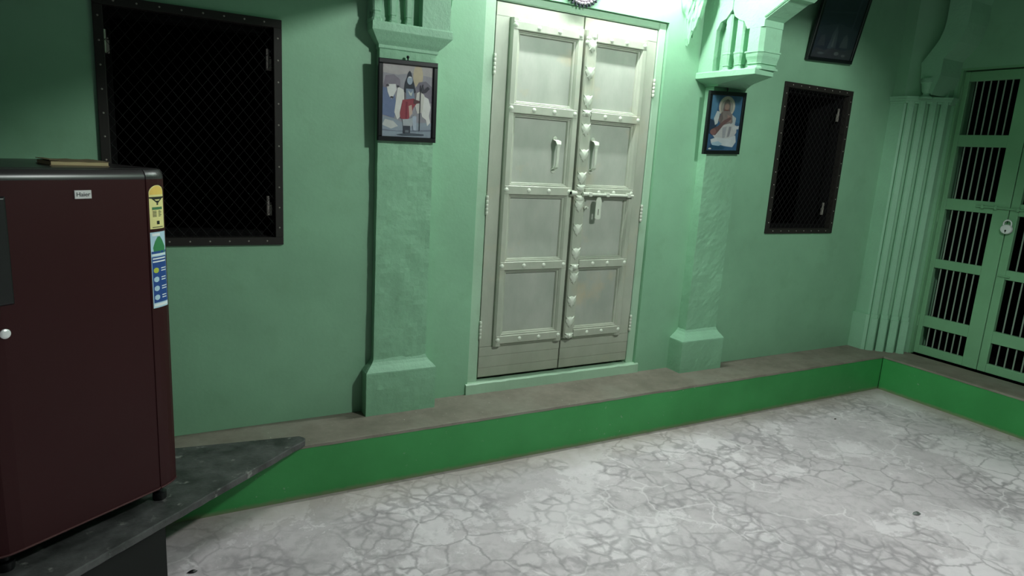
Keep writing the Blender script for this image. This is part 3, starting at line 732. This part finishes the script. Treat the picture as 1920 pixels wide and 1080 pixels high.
art1 = (sky, [
    ((150, 146, 146), [(0, .88), (.3, .86), (.6, .9), (1, .86), (1, 1), (0, 1)]),
    ((164, 152, 130), ell(.70, .86, .10, .16)),
    ((112, 106, 116), [(0, .66), (.06, .84), (.22, .86), (.34, .80), (.36, .66)]),
    ((104, 100, 110), [(.62, .66), (.72, .78), (.86, .80), (1, .72), (1, .5), (.62, .5)]),
    ((96, 108, 136), [(0, .30), (0, .68), (.22, .66), (.28, .45), (.24, .26)]),
    ((128, 138, 148), [(0, 0), (0, .28), (.2, .26), (.45, .20), (1, .22), (1, 0)]),
    ((170, 172, 170), [(.0, .16), (.06, .24), (.22, .22), (.32, .15), (.18, .11)]),
    ((104, 112, 124), [(.0, .10), (.3, .085), (.62, .10), (1, .12), (1, .095), (.5, .07), (0, .08)]),
    ((196, 194, 184), [(.30, .70), (.42, .66), (.44, .44), (.38, .30), (.30, .24), (.24, .34), (.27, .52)]),
    ((206, 204, 192), [(.80, .60), (.92, .56), (.97, .44), (.94, .32), (.97, .22), (.91, .17), (.88, .26), (.80, .30), (.76, .44)]),
    ((176, 174, 168), [(.66, .62), (.76, .66), (.84, .60), (.80, .36), (.70, .34), (.64, .48)]),
    ((190, 190, 186), [(.08, .72), (.26, .73), (.28, .66), (.21, .55), (.18, .52), (.14, .55), (.10, .62)]),
    ((70, 66, 72), ell(.185, .545, .035, .016, 10)), ((70, 66, 72), ell(.10, .705, .03, .018, 10)), ((60, 58, 64), ell(.30, .70, .03, .016, 10)),
    ((104, 100, 104), [(.44, .46), (.44, .66), (.50, .69), (.62, .69), (.68, .64), (.66, .46)]),
    ((44, 48, 56), [(.42, .64), (.44, .76), (.48, .84), (.50, .90), (.53, .93), (.56, .90), (.58, .84), (.62, .76), (.66, .64), (.60, .60), (.48, .60)]),
    ((134, 146, 158), ell(.535, .795, .055, .058)), ((196, 196, 186), [(.50, .845), (.57, .845), (.565, .832), (.505, .832)]),
    ((112, 124, 140), [(.46, .68), (.61, .68), (.64, .55), (.60, .50), (.47, .50)]),
    ((170, 172, 168), [(.50, .66), (.56, .62), (.60, .66), (.57, .58), (.53, .60)]),
    ((132, 62, 70), [(.40, .52), (.62, .55), (.70, .50), (.62, .42), (.56, .30), (.50, .24), (.36, .26), (.35, .34)]),
    ((112, 48, 58), [(.46, .50), (.50, .50), (.49, .26), (.46, .25)]),
    ((168, 148, 136), [(.52, .44), (.58, .46), (.60, .34), (.54, .28)]),
    ((150, 156, 160), [(.40, .25), (.56, .26), (.66, .32), (.66, .20), (.56, .14), (.42, .14)]),
    ((56, 60, 68), [(.42, .16), (.56, .16), (.56, .055), (.42, .055)]), ((96, 104, 110), [(.46, .10), (.53, .10), (.53, .065), (.46, .065)]),
    ((150, 160, 172), [(.60, .30), (.68, .30), (.69, .10), (.62, .10)]),
    ((52, 54, 60), [(.745, .74), (.760, .74), (.755, .10), (.742, .10)]),
    ((60, 60, 66), [(.76, .66), (.80, .76), (.83, .68), (.90, .73), (.94, .70), (.86, .64), (.78, .63)]),
    ((86, 60, 62), [(.62, .54), (.74, .52), (.74, .49), (.62, .47)]),
    ((70, 78, 86), [(.28, .035), (.55, .06), (.84, .05), (.84, .03), (.4, .02)]),
])
f1 = 2.858; P_ = [ony(*p, f1) for p in ((713, 108), (824, 119), (817.5, 268), (708.7, 263))]
wd = ((P_[1]-P_[0]).length+(P_[2]-P_[3]).length)/2; hg = ((P_[0]-P_[3]).length+(P_[1]-P_[2]).length)/2
bc = (P_[2]+P_[3])/2
picture('framed_picture', 'black-framed print of a standing figure in red with white cattle on left pilaster', (bc.x, 2.879, bc.z), wd, hg, R(2.2), R(1.1), .020, art1, gain=1.28)
art2 = ((62, 100, 138), [
    ((84, 130, 160), [(.0, .55), (0, 1), (.25, 1), (.2, .6)]), ((70, 116, 150), [(.75, .55), (.8, 1), (1, 1), (1, .5)]),
    ((44, 62, 86), [(0, .3), (0, .58), (.25, .52), (.25, .3)]),
    ((190, 186, 170), ell(.52, .80, .26, .19, 28)), ((150, 150, 140), ell(.52, .79, .20, .145, 28)),
    ((196, 206, 204), [(.14, .58), (.22, .72), (.32, .70), (.28, .50), (.20, .46)]), ((180, 190, 190), [(.72, .66), (.86, .60), (.84, .46), (.72, .48)]),
    ((112, 104, 102), [(.40, .74), (.42, .86), (.48, .92), (.52, .94), (.58, .91), (.63, .84), (.64, .72), (.58, .66), (.46, .66)]),
    ((150, 128, 116), ell(.52, .80, .075, .06)), ((120, 70, 64), [(.44, .745), (.60, .745), (.60, .730), (.44, .730)]),
    ((132, 122, 118), [(.28, .56), (.36, .70), (.46, .72), (.62, .72), (.72, .66), (.76, .52), (.66, .46), (.40, .46)]),
    ((108, 96, 96), [(.30, .62), (.38, .70), (.44, .58), (.36, .48)]), ((158, 132, 124), [(.56, .66), (.68, .62), (.70, .52), (.60, .54)]),
    ((196, 198, 196), [(.12, .30), (.30, .44), (.66, .50), (.90, .46), (.92, .34), (.84, .24), (.60, .18), (.30, .18)]),
    ((168, 172, 176), [(.44, .42), (.58, .44), (.56, .24), (.48, .22)]), ((150, 150, 156), [(.66, .44), (.74, .44), (.70, .26), (.62, .24)]),
    ((206, 212, 212), [(.78, .44), (.98, .46), (.98, .40), (.80, .38)]),
    ((112, 84, 84), [(.06, .34), (.14, .40), (.28, .44), (.44, .54), (.66, .62), (.70, .58), (.46, .46), (.34, .36), (.24, .28), (.12, .28)]),
    ((140, 104, 100), ell(.16, .34, .10, .055, 14)),
    ((206, 214, 216), [(.10, .20), (.30, .24), (.62, .22), (.90, .28), (.94, .16), (.84, .06), (.58, .08), (.30, .12), (.14, .12)]),
    ((166, 198, 214), [(.14, .14), (.36, .17), (.50, .12), (.36, .07), (.18, .08)]),
    ((36, 82, 112), [(.12, .10), (.40, .08), (.62, .05), (.5, .02), (.1, .02)]), ((226, 230, 226), ell(.11, .03, .05, .015, 10)),
])
f2 = 2.868; P_ = [ony(*p, f2) for p in ((1336.5, 171), (1405, 174), (1386.5, 289), (1320, 289))]
wd = ((P_[1]-P_[0]).length+(P_[2]-P_[3]).length)/2; hg = ((P_[0]-P_[3]).length+(P_[1]-P_[2]).length)/2; bc = (P_[2]+P_[3])/2
picture('framed_picture', 'black-framed print of a seated figure with halo on blue, on right pilaster', (bc.x, 2.887, bc.z), wd, hg, R(2.6), R(2.6), .022, art2, gain=.95)
art3 = ((34, 44, 58), [
    ((46, 56, 66), [(0, .0), (0, .3), (.5, .36), (1, .30), (1, 0)]),
    ((66, 80, 84), [(.36, .10), (.40, .26), (.46, .34), (.52, .26), (.56, .10)]), ((84, 96, 96), [(.44, .12), (.46, .28), (.49, .12)]),
    ((70, 80, 84), [(.64, .12), (.68, .22), (.74, .26), (.80, .22), (.84, .12)]), ((60, 70, 74), [(.1, .12), (.14, .22), (.22, .24), (.28, .12)]),
    ((60, 66, 70), [(0, .0), (.1, .10), (.3, .08), (.5, .11), (.75, .09), (1, .12), (1, 0)]), ((92, 100, 100), ell(.62, .055, .06, .02, 10)), ((92, 100, 100), ell(.80, .04, .05, .014, 10)), ((80, 90, 92), ell(.24, .045, .08, .012, 10)),
    ((44, 54, 66), [(.05, .46), (.95, .50), (.95, .48), (.05, .44)]), ((50, 60, 72), [(.8, .3), (.86, .9), (.9, .9), (.84, .3)]),
])
a, b = ony(1511, 114, 2.915), ony(1594, 121, 2.915); bc = (a+b)/2
picture('framed_picture', 'large dark framed picture leaning forward above the narrower window', (bc.x, 2.926, bc.z+.006), (b-a).length, .62, R(13), R(2.5), .022, art3, .022)

# ------------------------------------------------------------------ barred gate on the right
d2 = thing('door_2', 'mint green double gate with rows of vertical iron bars', 'gate', (4.86, 2.2, H), kind='structure')
XF, XK = 4.862, 4.895
mb = MB()
for (a, b, z0, z1) in ((GY1-.014, GY1, H, GZ1), (GY0, GY0+.014, H, GZ1), (GY0+.014, GY1-.014, GZ1-.014, GZ1)):
    m_ = MB(); m_.box(XG+.004, XK+.03, a, b, z0+.001, z1); obj('gate_casing', m_, GATEP, d2)
OZ = [(1.795, 2.142), (1.368, 1.717), (.943, 1.291), (.533, .881), (.311, .453)]
barm = MB(); barm.lathe([(.0058, 0), (.0058, 1)], (0, 0, 0), 'z', 8)
BARG = flat('bar_grey_green', (126, 146, 130), .45)
bars = {}
for z0, z1 in OZ:
    hh = round(z1-z0+.01, 3); m_ = MB(); m_.lathe([(.0048, 0), (.0048, hh)], (0, 0, 0), 'z', 8); bars[(z0, z1)] = mesh('bar', m_, BARG, True)[0]
def gate_leaf(y0, y1, o0, o1, label):
    m_ = MB(); zb0, zt0 = .252, 2.205
    lf = None
    parts = [('stile', y0, o0, zb0, zt0), ('stile', o1, y1, zb0, zt0)]
    edges = [zt0]+[v for z0, z1 in OZ for v in (z1, z0)]+[zb0]
    m_.box(XF, XK, o1, y1, zb0, zt0); lf = obj('gate_leaf', m_, GATEP, d2, label=label, bevel=.003)
    m_ = MB(); m_.box(XF, XK, y0, o0, zb0, zt0); obj('stile', m_, GATEP, lf, bevel=.003)
    for k in range(0, len(edges), 2):
        m_ = MB(); m_.box(XF+.001, XK-.001, o0, o1, edges[k+1], edges[k]); obj('rail', m_, GATEP, lf, bevel=.003)
    for (z0, z1) in OZ:
        for i in range(6):
            y = o0+(o1-o0)*(i+1)/7; link('bar', bars[(z0, z1)], lf, ((XF+XK)/2, y, z0-.005))
    return lf
gl1 = gate_leaf(2.205, 2.630, 2.298, 2.598, 'gate leaf next to the corner column')
gl2 = gate_leaf(1.772, 2.200, 1.805, 2.150, 'gate leaf carrying the padlock')
zbolt = onx(1885, 392, XF-.01).z
mb = MB(); mb.tube([(XF-.010, 2.40, zbolt+.002), (XF-.010, 2.06, zbolt)], .006, 8); obj('gate_bolt', mb, GATEP, gl1)
for y in (2.36, 2.28, 2.15):
    m_ = MB(); m_.box(XF-.018, XF+.002, y-.008, y+.008, zbolt-.011, zbolt+.012); obj('bolt_keeper', m_, GATEP, gl1 if y > 2.2 else gl2, bevel=.002)
for z in (2.03, .45, 1.2):
    m_ = MB(); m_.lathe([(.007, 0), (.007, .08)], (XF-.004, 2.634, z), 'z', 8); obj('hinge', m_, GATEP, gl1, smooth=True)
m_ = MB(); m_.tube([(XF-.002, 2.19, .90), (XF-.006, 2.12, .90)], .005, 6); obj('gate_hook', m_, GATEP, gl2)
# padlock
pc = onx(1887, 430, XF-.022)
t = thing('padlock', 'round silver padlock hanging on the gate bolt', 'padlock', (pc.x, pc.y, pc.z-.025))
k = 1.32
mb = MB(); mb.lathe([(.012*k, -.011), (.024*k, -.0095), (.027*k, -.004), (.027*k, .004), (.024*k, .0095), (.012*k, .011)], pc, 'x', 20, .86); obj('lock_body', mb, STEEL, t, smooth=True)
mb = MB(); q = .017*k; mb.tube([(pc.x, pc.y+q, pc.z+.014), (pc.x, pc.y+q, pc.z+.036)]+[(pc.x, pc.y+q*math.cos(a), pc.z+.036+q*math.sin(a)) for a in [i*math.pi/8 for i in range(1, 8)]]+[(pc.x, pc.y-q, pc.z+.036), (pc.x, pc.y-q, pc.z+.014)], .0045, 8); obj('shackle', mb, STEEL, t, smooth=True)
mb = MB(); mb.lathe([(.0055, 0), (.0055, -.0012)], (pc.x-.011, pc.y, pc.z-.008), 'x', 8); mb.box(pc.x-.0122, pc.x-.011, pc.y-.0025, pc.y+.0025, pc.z-.020, pc.z-.008); obj('keyhole', mb, BLACKP, t)

# ------------------------------------------------------------------ stone slab and its pier
ST = H+.027
tipx = onz(572, 826, ST); bk = onz(562, 817, ST); bl = onz(345, 838, ST); fl = onz(155, 1062, ST); fm = onz(333, 958, ST)
d_ = (fl-tipx).normalized(); far = tipx+d_*1.55; dbk = (bl-bk).normalized(); bfar = bk+dbk*1.32
poly = []
N = 46
for i in range(N+1):
    p = tipx+(far-tipx)*(i/N); nrm = Vector((-d_.y, d_.x)); e = .004*noise.noise(Vector((i*.7, 3, 0)))+.003*noise.noise(Vector((i*1.9, 8, 0)))
    poly.append((p.x+nrm.x*e, p.y+nrm.y*e))
poly.append((bfar.x, bfar.y))
for i in range(12): p = bfar+(bk-bfar)*((i+1)/12); poly.append((p.x, p.y+.003*noise.noise(Vector((i*.9, 1, 5)))))
mid = (bk+tipx)/2; poly.append((mid.x+.012, mid.y))
mb = MB(); mb.prism(poly, H+.0005, ST, 'z')
tag(obj('stone_slab', mb, STONE, bevel=.004), 'dark stone slab carrying the fridge, its pointed end on the ledge', 'slab')
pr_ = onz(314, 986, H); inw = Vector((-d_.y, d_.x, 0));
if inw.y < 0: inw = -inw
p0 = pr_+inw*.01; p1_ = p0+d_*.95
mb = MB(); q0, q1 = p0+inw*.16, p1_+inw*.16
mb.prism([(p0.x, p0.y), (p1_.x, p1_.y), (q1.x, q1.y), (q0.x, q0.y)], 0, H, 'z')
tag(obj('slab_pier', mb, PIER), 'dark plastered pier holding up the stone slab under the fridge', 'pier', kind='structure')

# ------------------------------------------------------------------ fridge
FA = R(33.8); FZ = .34
F0 = onz(344, 898, FZ)
t = thing('fridge', 'maroon single-door fridge with energy stickers standing on the dark slab', 'fridge', (F0.x, F0.y, ST), (0, 0, FA), world=False)
# local: x = along the front (right corner at 0, left negative), y = back, z from slab
ztop = zcol(F0.x, F0.y, 318)-ST; zb_ = FZ-ST; FW = .56; FD = .52
zdt = zcol(F0.x, F0.y, 336)-ST       # where the maroon panel meets the top trim
prof = [(-FW, .055), (-FW, .030), (-FW+.010, .012), (-FW+.035, .003), (-FW+.07, 0), (-.088, 0), (-.086, .0035), (-.083, .0035), (-.081, .001), (-.060, .004), (-.040, .009), (-.022, .016), (-.008, .026), (0, .040), (0, .055)]
mb = MB(); mb.prism(prof, zb_, zdt, 'z'); obj('door_panel', mb, MAROON, t, label='maroon door')
mb = MB(); rings = []
for s_, z in ((1, zdt), (1, ztop-.022), (.6, ztop-.010), (.0, ztop-.002)):
    rings.append([(x, y+(1-s_)*(.012 if y < .05 else 0), z) for x, y in prof])
mb.loft(rings); obj('top_trim', mb, FRAMEGREY, t, smooth=True, label='dark top trim of the door')
mb = MB(); rings = []
for dz, e in ((zb_, .0), (zb_+.004, -.003), (zb_+.008, -.003)): rings.append([(x, y+e if y < .05 else y, z_) for (x, y), z_ in zip(prof, [dz]*len(prof))])
mb.loft(rings); obj('bottom_trim', mb, flat('trim_shine', (92, 60, 60), .2, .4), t)
mb = MB(); mb.box(-FW+.004, -.004, .058, FD, zb_+.005, ztop-.014); obj('cabinet', mb, MAROON, t, bevel=.008)
mb = MB(); mb.box(-FW, 0, .05, FD+.005, ztop-.014, ztop); obj('top_board', mb, FRAMEGREY, t, bevel=.006)
mb = MB(); mb.box(-FW+.01, -.01, .054, .06, zb_+.005, ztop-.016); obj('door_seal', mb, BLACKP, t)
mb = MB(); mb.box(-FW+.03, -.05, .10, FD-.02, .028, zb_+.01); obj('base_tray', mb, BLACKP, t)
for (x, y) in ((-.045, .065), (-FW+.05, .065), (-.045, FD-.06), (-FW+.05, FD-.06)):
    m_ = MB(); m_.lathe([(.020, 0), (.022, .004), (.022, .026), (.012, .03), (.010, zb_+.008)], (x, y, 0), 'z', 14); obj('foot', m_, BLACKP, t, smooth=True)
# handle recess and lock at the left edge
def fx(px, py):
    """local x of a photo pixel on the flat front plane, and local z"""
    nrm = Vector((math.sin(FA), -math.cos(FA), 0)); d = ray(px, py); k = (F0-CAM).dot(nrm)/d.dot(nrm); P = CAM+d*k
    return (P-F0).dot(Vector((math.cos(FA), math.sin(FA), 0))), P.z-ST
hx, hz1 = fx(9, 368); _, hz0 = fx(18, 572)
mb = MB(); mb.bev(hx-.05, hx, -.006, .004, hz0, hz1, .005); obj('door_handle', mb, BLACKP, t, bevel=.002)
kx, kz = fx(9, 626)
mb = MB(); mb.lathe([(.013, .004), (.013, -.003), (.010, -.005), (.006, -.006)], (kx, 0, kz), 'y', 16); obj('lock_knob', mb, STEEL, t, smooth=True)
bx0, bz1 = fx(138, 357); bx1, bz0 = fx(171, 372)
mb = MB(); mb.bev(bx0, bx1, -.0035, .0005, bz0, bz1, .001); bd = obj('badge', mb, flat('badge_white', (206, 204, 204), .3), t, label='white badge reading Haier')
cu = bpy.data.curves.new('badge_text', 'FONT'); cu.body = 'Haier'; cu.size = (bz1-bz0)*.72; cu.align_x = 'CENTER'; cu.align_y = 'CENTER'; cu.extrude = .0003
to = bpy.data.objects.new('tmp', cu); COL.objects.link(to); dg = bpy.context.evaluated_depsgraph_get(); me = bpy.data.meshes.new_from_object(to.evaluated_get(dg)); bpy.data.objects.remove(to)
me.transform(Matrix.Rotation(R(90), 4, 'X')); me.materials.clear(); me.materials.append(flat('badge_ink', (50, 48, 54), .5)); me.name = 'badge_lettering'
link('badge_lettering', me, bd, ((bx0+bx1)/2, -.0040, (bz0+bz1)/2))

# stickers on the rounded edge of the door: sheets following the door's plan curve
edge = [(-.081, .001), (-.060, .004), (-.040, .009), (-.022, .016), (-.008, .026)]
def epos(s_):
    s_ = max(0, min(1, s_)); k = min(3, int(s_*4)); f = s_*4-k; a, b = edge[k], edge[k+1]
    return a[0]+(b[0]-a[0])*f, a[1]+(b[1]-a[1])*f
def sheet(mbx, outline, off, mi):
    """outline: (s 0..1 across, z) as list of rows (z, s0, s1)"""
    n = 8; vs = []; fs = []
    for z, s0, s1 in outline:
        for i in range(n+1):
            x, y = epos(s0+(s1-s0)*i/n); vs.append((x-off*.3, y-off, z))
    for k in range(len(outline)-1):
        for i in range(n): fs.append((k*(n+1)+i, k*(n+1)+i+1, (k+1)*(n+1)+i+1, (k+1)*(n+1)+i))
    mbx.add(vs, fs, mi)
def ez(py): return zcol(F0.x, F0.y, py)-ST
s0, s1 = .08, .86
z1, z0 = ez(347), ez(427); zs = ez(362)
YEL = [flat('sticker_yellow', (222, 213, 146), .45), flat('sticker_gold', (226, 190, 96), .45), flat('sticker_ink', (26, 28, 26), .5), flat('sticker_green', (70, 120, 80), .5)]
mb = MB(); rows = [(z0, s0, s1), (zs, s0, s1)]
for i in range(1, 9):
    a = i/8*math.pi/2; hw = (s1-s0)/2*math.cos(a)+.004; rows.append((zs+(z1-zs)*math.sin(a), (s0+s1)/2-hw, (s0+s1)/2+hw))
sheet(mb, rows, .0006, 0)
sheet(mb, [(zs-.004, s0+.02, s1-.02)]+[(r_[0]-.002, r_[1]+.03, r_[2]-.03) for r_ in rows[1:-1]], .0009, 1)
H1 = z1-z0
def zz(f): return z0+H1*f
sheet(mb, [(zz(.70), s0+.02, s1-.02), (zz(.735), s0, s1)], .0012, 2)
sheet(mb, [(zz(.59), .44, .50), (zz(.70), s0+.10, s1-.10)], .0012, 2)
sheet(mb, [(zz(.645), .40, .54), (zz(.675), .32, .62)], .0015, 0)
sheet(mb, [(zz(.44), .20, .72), (zz(.50), .20, .72)], .0012, 3)
for k, f in enumerate((.40, .37, .34, .31, .28)):
    sheet(mb, [(zz(f), .22, .40), (zz(f+.014), .22, .40)], .0012, 2); sheet(mb, [(zz(f), .50, .62+.05*(k % 2)), (zz(f+.014), .50, .62+.05*(k % 2))], .0012, 2)
sheet(mb, [(zz(.10), .40, .54), (zz(.18), .40, .54)], .0012, 2); sheet(mb, [(zz(.03), .18, .72), (zz(.045), .18, .72)], .0012, 2)
sheet(mb, [(zz(.55), .42, .50), (zz(.585), .42, .50)], .0012, 2)
obj('energy_sticker', mb, YEL, t, label='yellow energy rating sticker')
z1, z0 = ez(433), ez(571); H1 = z1-z0; s0, s1 = .06, .90
BLU = [flat('sticker_pale', (176, 206, 222), .45), flat('sticker_blue', (34, 72, 140), .45), flat('sticker_leaf', (52, 128, 78), .5), flat('sticker_white', (226, 232, 234), .5), flat('sticker_lime', (176, 190, 70), .5)]
mb = MB(); sheet(mb, [(zz(0), s0, s1), (zz(1), s0, s1)], .0006, 0)
sheet(mb, [(zz(.07), s0+.04, s1-.02), (zz(.68), s0+.02, s1-.02)], .0009, 1)
sheet(mb, [(zz(.72), .20, .82), (zz(.80), .16, .80), (zz(.88), .26, .66), (zz(.94), .40, .52)], .0009, 2)
sheet(mb, [(zz(.72), s0+.02, s1-.02), (zz(.75), s0+.02, s1-.02)], .0010, 1)
sheet(mb, [(zz(.95), .14, .52), (zz(.985), .14, .52)], .0010, 3)
for f in (.695, .645, .605): sheet(mb, [(zz(f), .12, .80), (zz(f+.018), .12, .80)], .0012, 3)
for k, f in enumerate((.50, .38, .26, .14)):
    sheet(mb, [(zz(f-.035), .22, .30), (zz(f-.018), .14, .38), (zz(f+.018), .14, .38), (zz(f+.035), .22, .30)], .0012, 4 if k == 0 else 0)
    for j in (-.018, .014): sheet(mb, [(zz(f+j), .50, .82-.06*(k % 2)), (zz(f+j+.013), .50, .82-.06*(k % 2))], .0012, 3)
sheet(mb, [(zz(.02), s0+.04, s1-.06), (zz(.055), s0+.04, s1-.04)], .0010, 3)
obj('feature_sticker', mb, BLU, t, label='blue feature sticker with icons')

# folded papers on top of the fridge
ftop = ST+ztop
pa = onz(92, 300, ftop+.02); pb = onz(214, 302, ftop+.02)
# keep the booklet on the fridge top
c_loc = Vector((-.175, .20, 0)); Rm = Matrix.Rotation(FA, 3, 'Z'); cw = Vector((F0.x, F0.y, 0))+Rm @ c_loc
PAPER = flat('tan_paper', (176, 160, 120), .8); COVER = flat('brown_cover', (112, 98, 70), .7)
def booklet(name, label, loc, rz, w_, d__, th, fold):
    tt = thing(name, label, 'booklet', loc, (0, 0, rz), world=False)
    m_ = MB(); m_.box(-w_/2, w_/2, -d__/2, d__/2, .0015, th); obj('pages', m_, PAPER, tt, bevel=.001)
    m_ = MB(); m_.box(-w_/2-.003, w_/2+.002, -d__/2-.002, d__/2+.002, 0, .0015); obj('back_cover', m_, COVER, tt)
    m_ = MB(); n = 8; rings = []
    for i in range(n+1):
        x = -w_/2-.003+(w_+.005)*i/n; z = th+.0003+fold*max(0, (.35-i/n))**1.5*.012+.001*math.sin(i*2.)
        rings.append([(x, -d__/2-.002, z), (x, d__/2+.002, z+.001), (x, d__/2+.002, z+.0025), (x, -d__/2-.002, z+.0015)])
    m_.loft(rings); obj('front_cover', m_, COVER, tt)
ctr = (pa+pb)/2
booklet('booklet', 'thin tan booklet lying on top of the maroon fridge', (cw.x, cw.y, ftop), FA-R(12), .15, .12, .012, 1.)

# ------------------------------------------------------------------ bits of litter on the floor
def scrap(label, px, py, s_, mat, seed):
    p = onz(px, py, 0); m_ = MB(); n = 9; rings = []
    for k, (r_, z) in enumerate(((.6, .0002), (1, .12), (.9, .35), (.45, .6), (.05, .55))):
        rings.append([(p.x+s_*r_*math.cos(2*math.pi*i/n)*(1+.4*noise.noise(Vector((i*1.3, seed, k)))), p.y+s_*.55*r_*math.sin(2*math.pi*i/n)*(1+.4*noise.noise(Vector((i*1.7, k, seed)))), z*s_*.8) for i in range(n)])
    m_.loft(rings); return tag(obj('litter', m_, mat), label, 'litter')
scrap('crumpled silver and black wrapper scrap on the open floor', 1718, 964, .022, flat('wrapper_foil', (150, 150, 150), .3, .6), 3)
scrap('small flat black scrap on the floor near the slab pier', 361, 1073, .016, BLACKP, 7)
scrap('tiny dark crumb on the floor near the far corner', 1566, 786, .010, flat('crumb', (60, 52, 46), .8), 11)

# ------------------------------------------------------------------ tube lamp above the door (just out of the picture)
t = thing('tube_lamp', 'lit tube lamp on a white batten on the wall above the cream door', 'lamp', (LAMP.x, YD, LAMP.z))
m_ = bpy.data.materials.new('tube_glow'); m_.use_nodes = True; nt = m_.node_tree; em = nt.nodes.new('ShaderNodeEmission')
em.inputs[0].default_value = (.95, 1.0, .985, 1); em.inputs[1].default_value = TUBE_STRENGTH
nt.links.new(em.outputs[0], nt.nodes['Material Output'].inputs[0])
HWHITE = flat('holder_white', (220, 220, 214), .4)
mb = MB(); mb.lathe([(.013, -.50), (.013, .50)], LAMP, 'x', 12); obj('tube', mb, m_, t, smooth=True)
mb = MB(); mb.box(LAMP.x-.51, LAMP.x+.51, LAMP.y+.05, LAMP.y+.085, LAMP.z-.018, LAMP.z+.018); obj('batten', mb, HWHITE, t, bevel=.004)
for sx in (-1, 1):
    mb = MB(); mb.box(LAMP.x+sx*.517-.014, LAMP.x+sx*.517+.014, LAMP.y-.016, LAMP.y+.085, LAMP.z-.018, LAMP.z+.018); obj('lamp_holder', mb, HWHITE, t, bevel=.003)
    mb = MB(); mb.box(LAMP.x+sx*.28-.015, LAMP.x+sx*.28+.015, LAMP.y+.085, YD, LAMP.z-.012, LAMP.z+.012); obj('wall_bracket', mb, HWHITE, t)
t = thing('pendant_bulb', 'bare bulb holder hanging over the open floor', 'lamp', (LAMP2.x, LAMP2.y, LAMP2.z+.07))
mb = MB(); mb.lathe([(.017, .07), (.018, .09), (.018, .13), (.010, .14)], LAMP2, 'z', 14); obj('bulb_holder', mb, HWHITE, t, smooth=True)
mb = MB(); mb.tube([(LAMP2.x, LAMP2.y, LAMP2.z+.14), (LAMP2.x, LAMP2.y, 3.6)], .004, 6); obj('flex', mb, BLACKP, t)
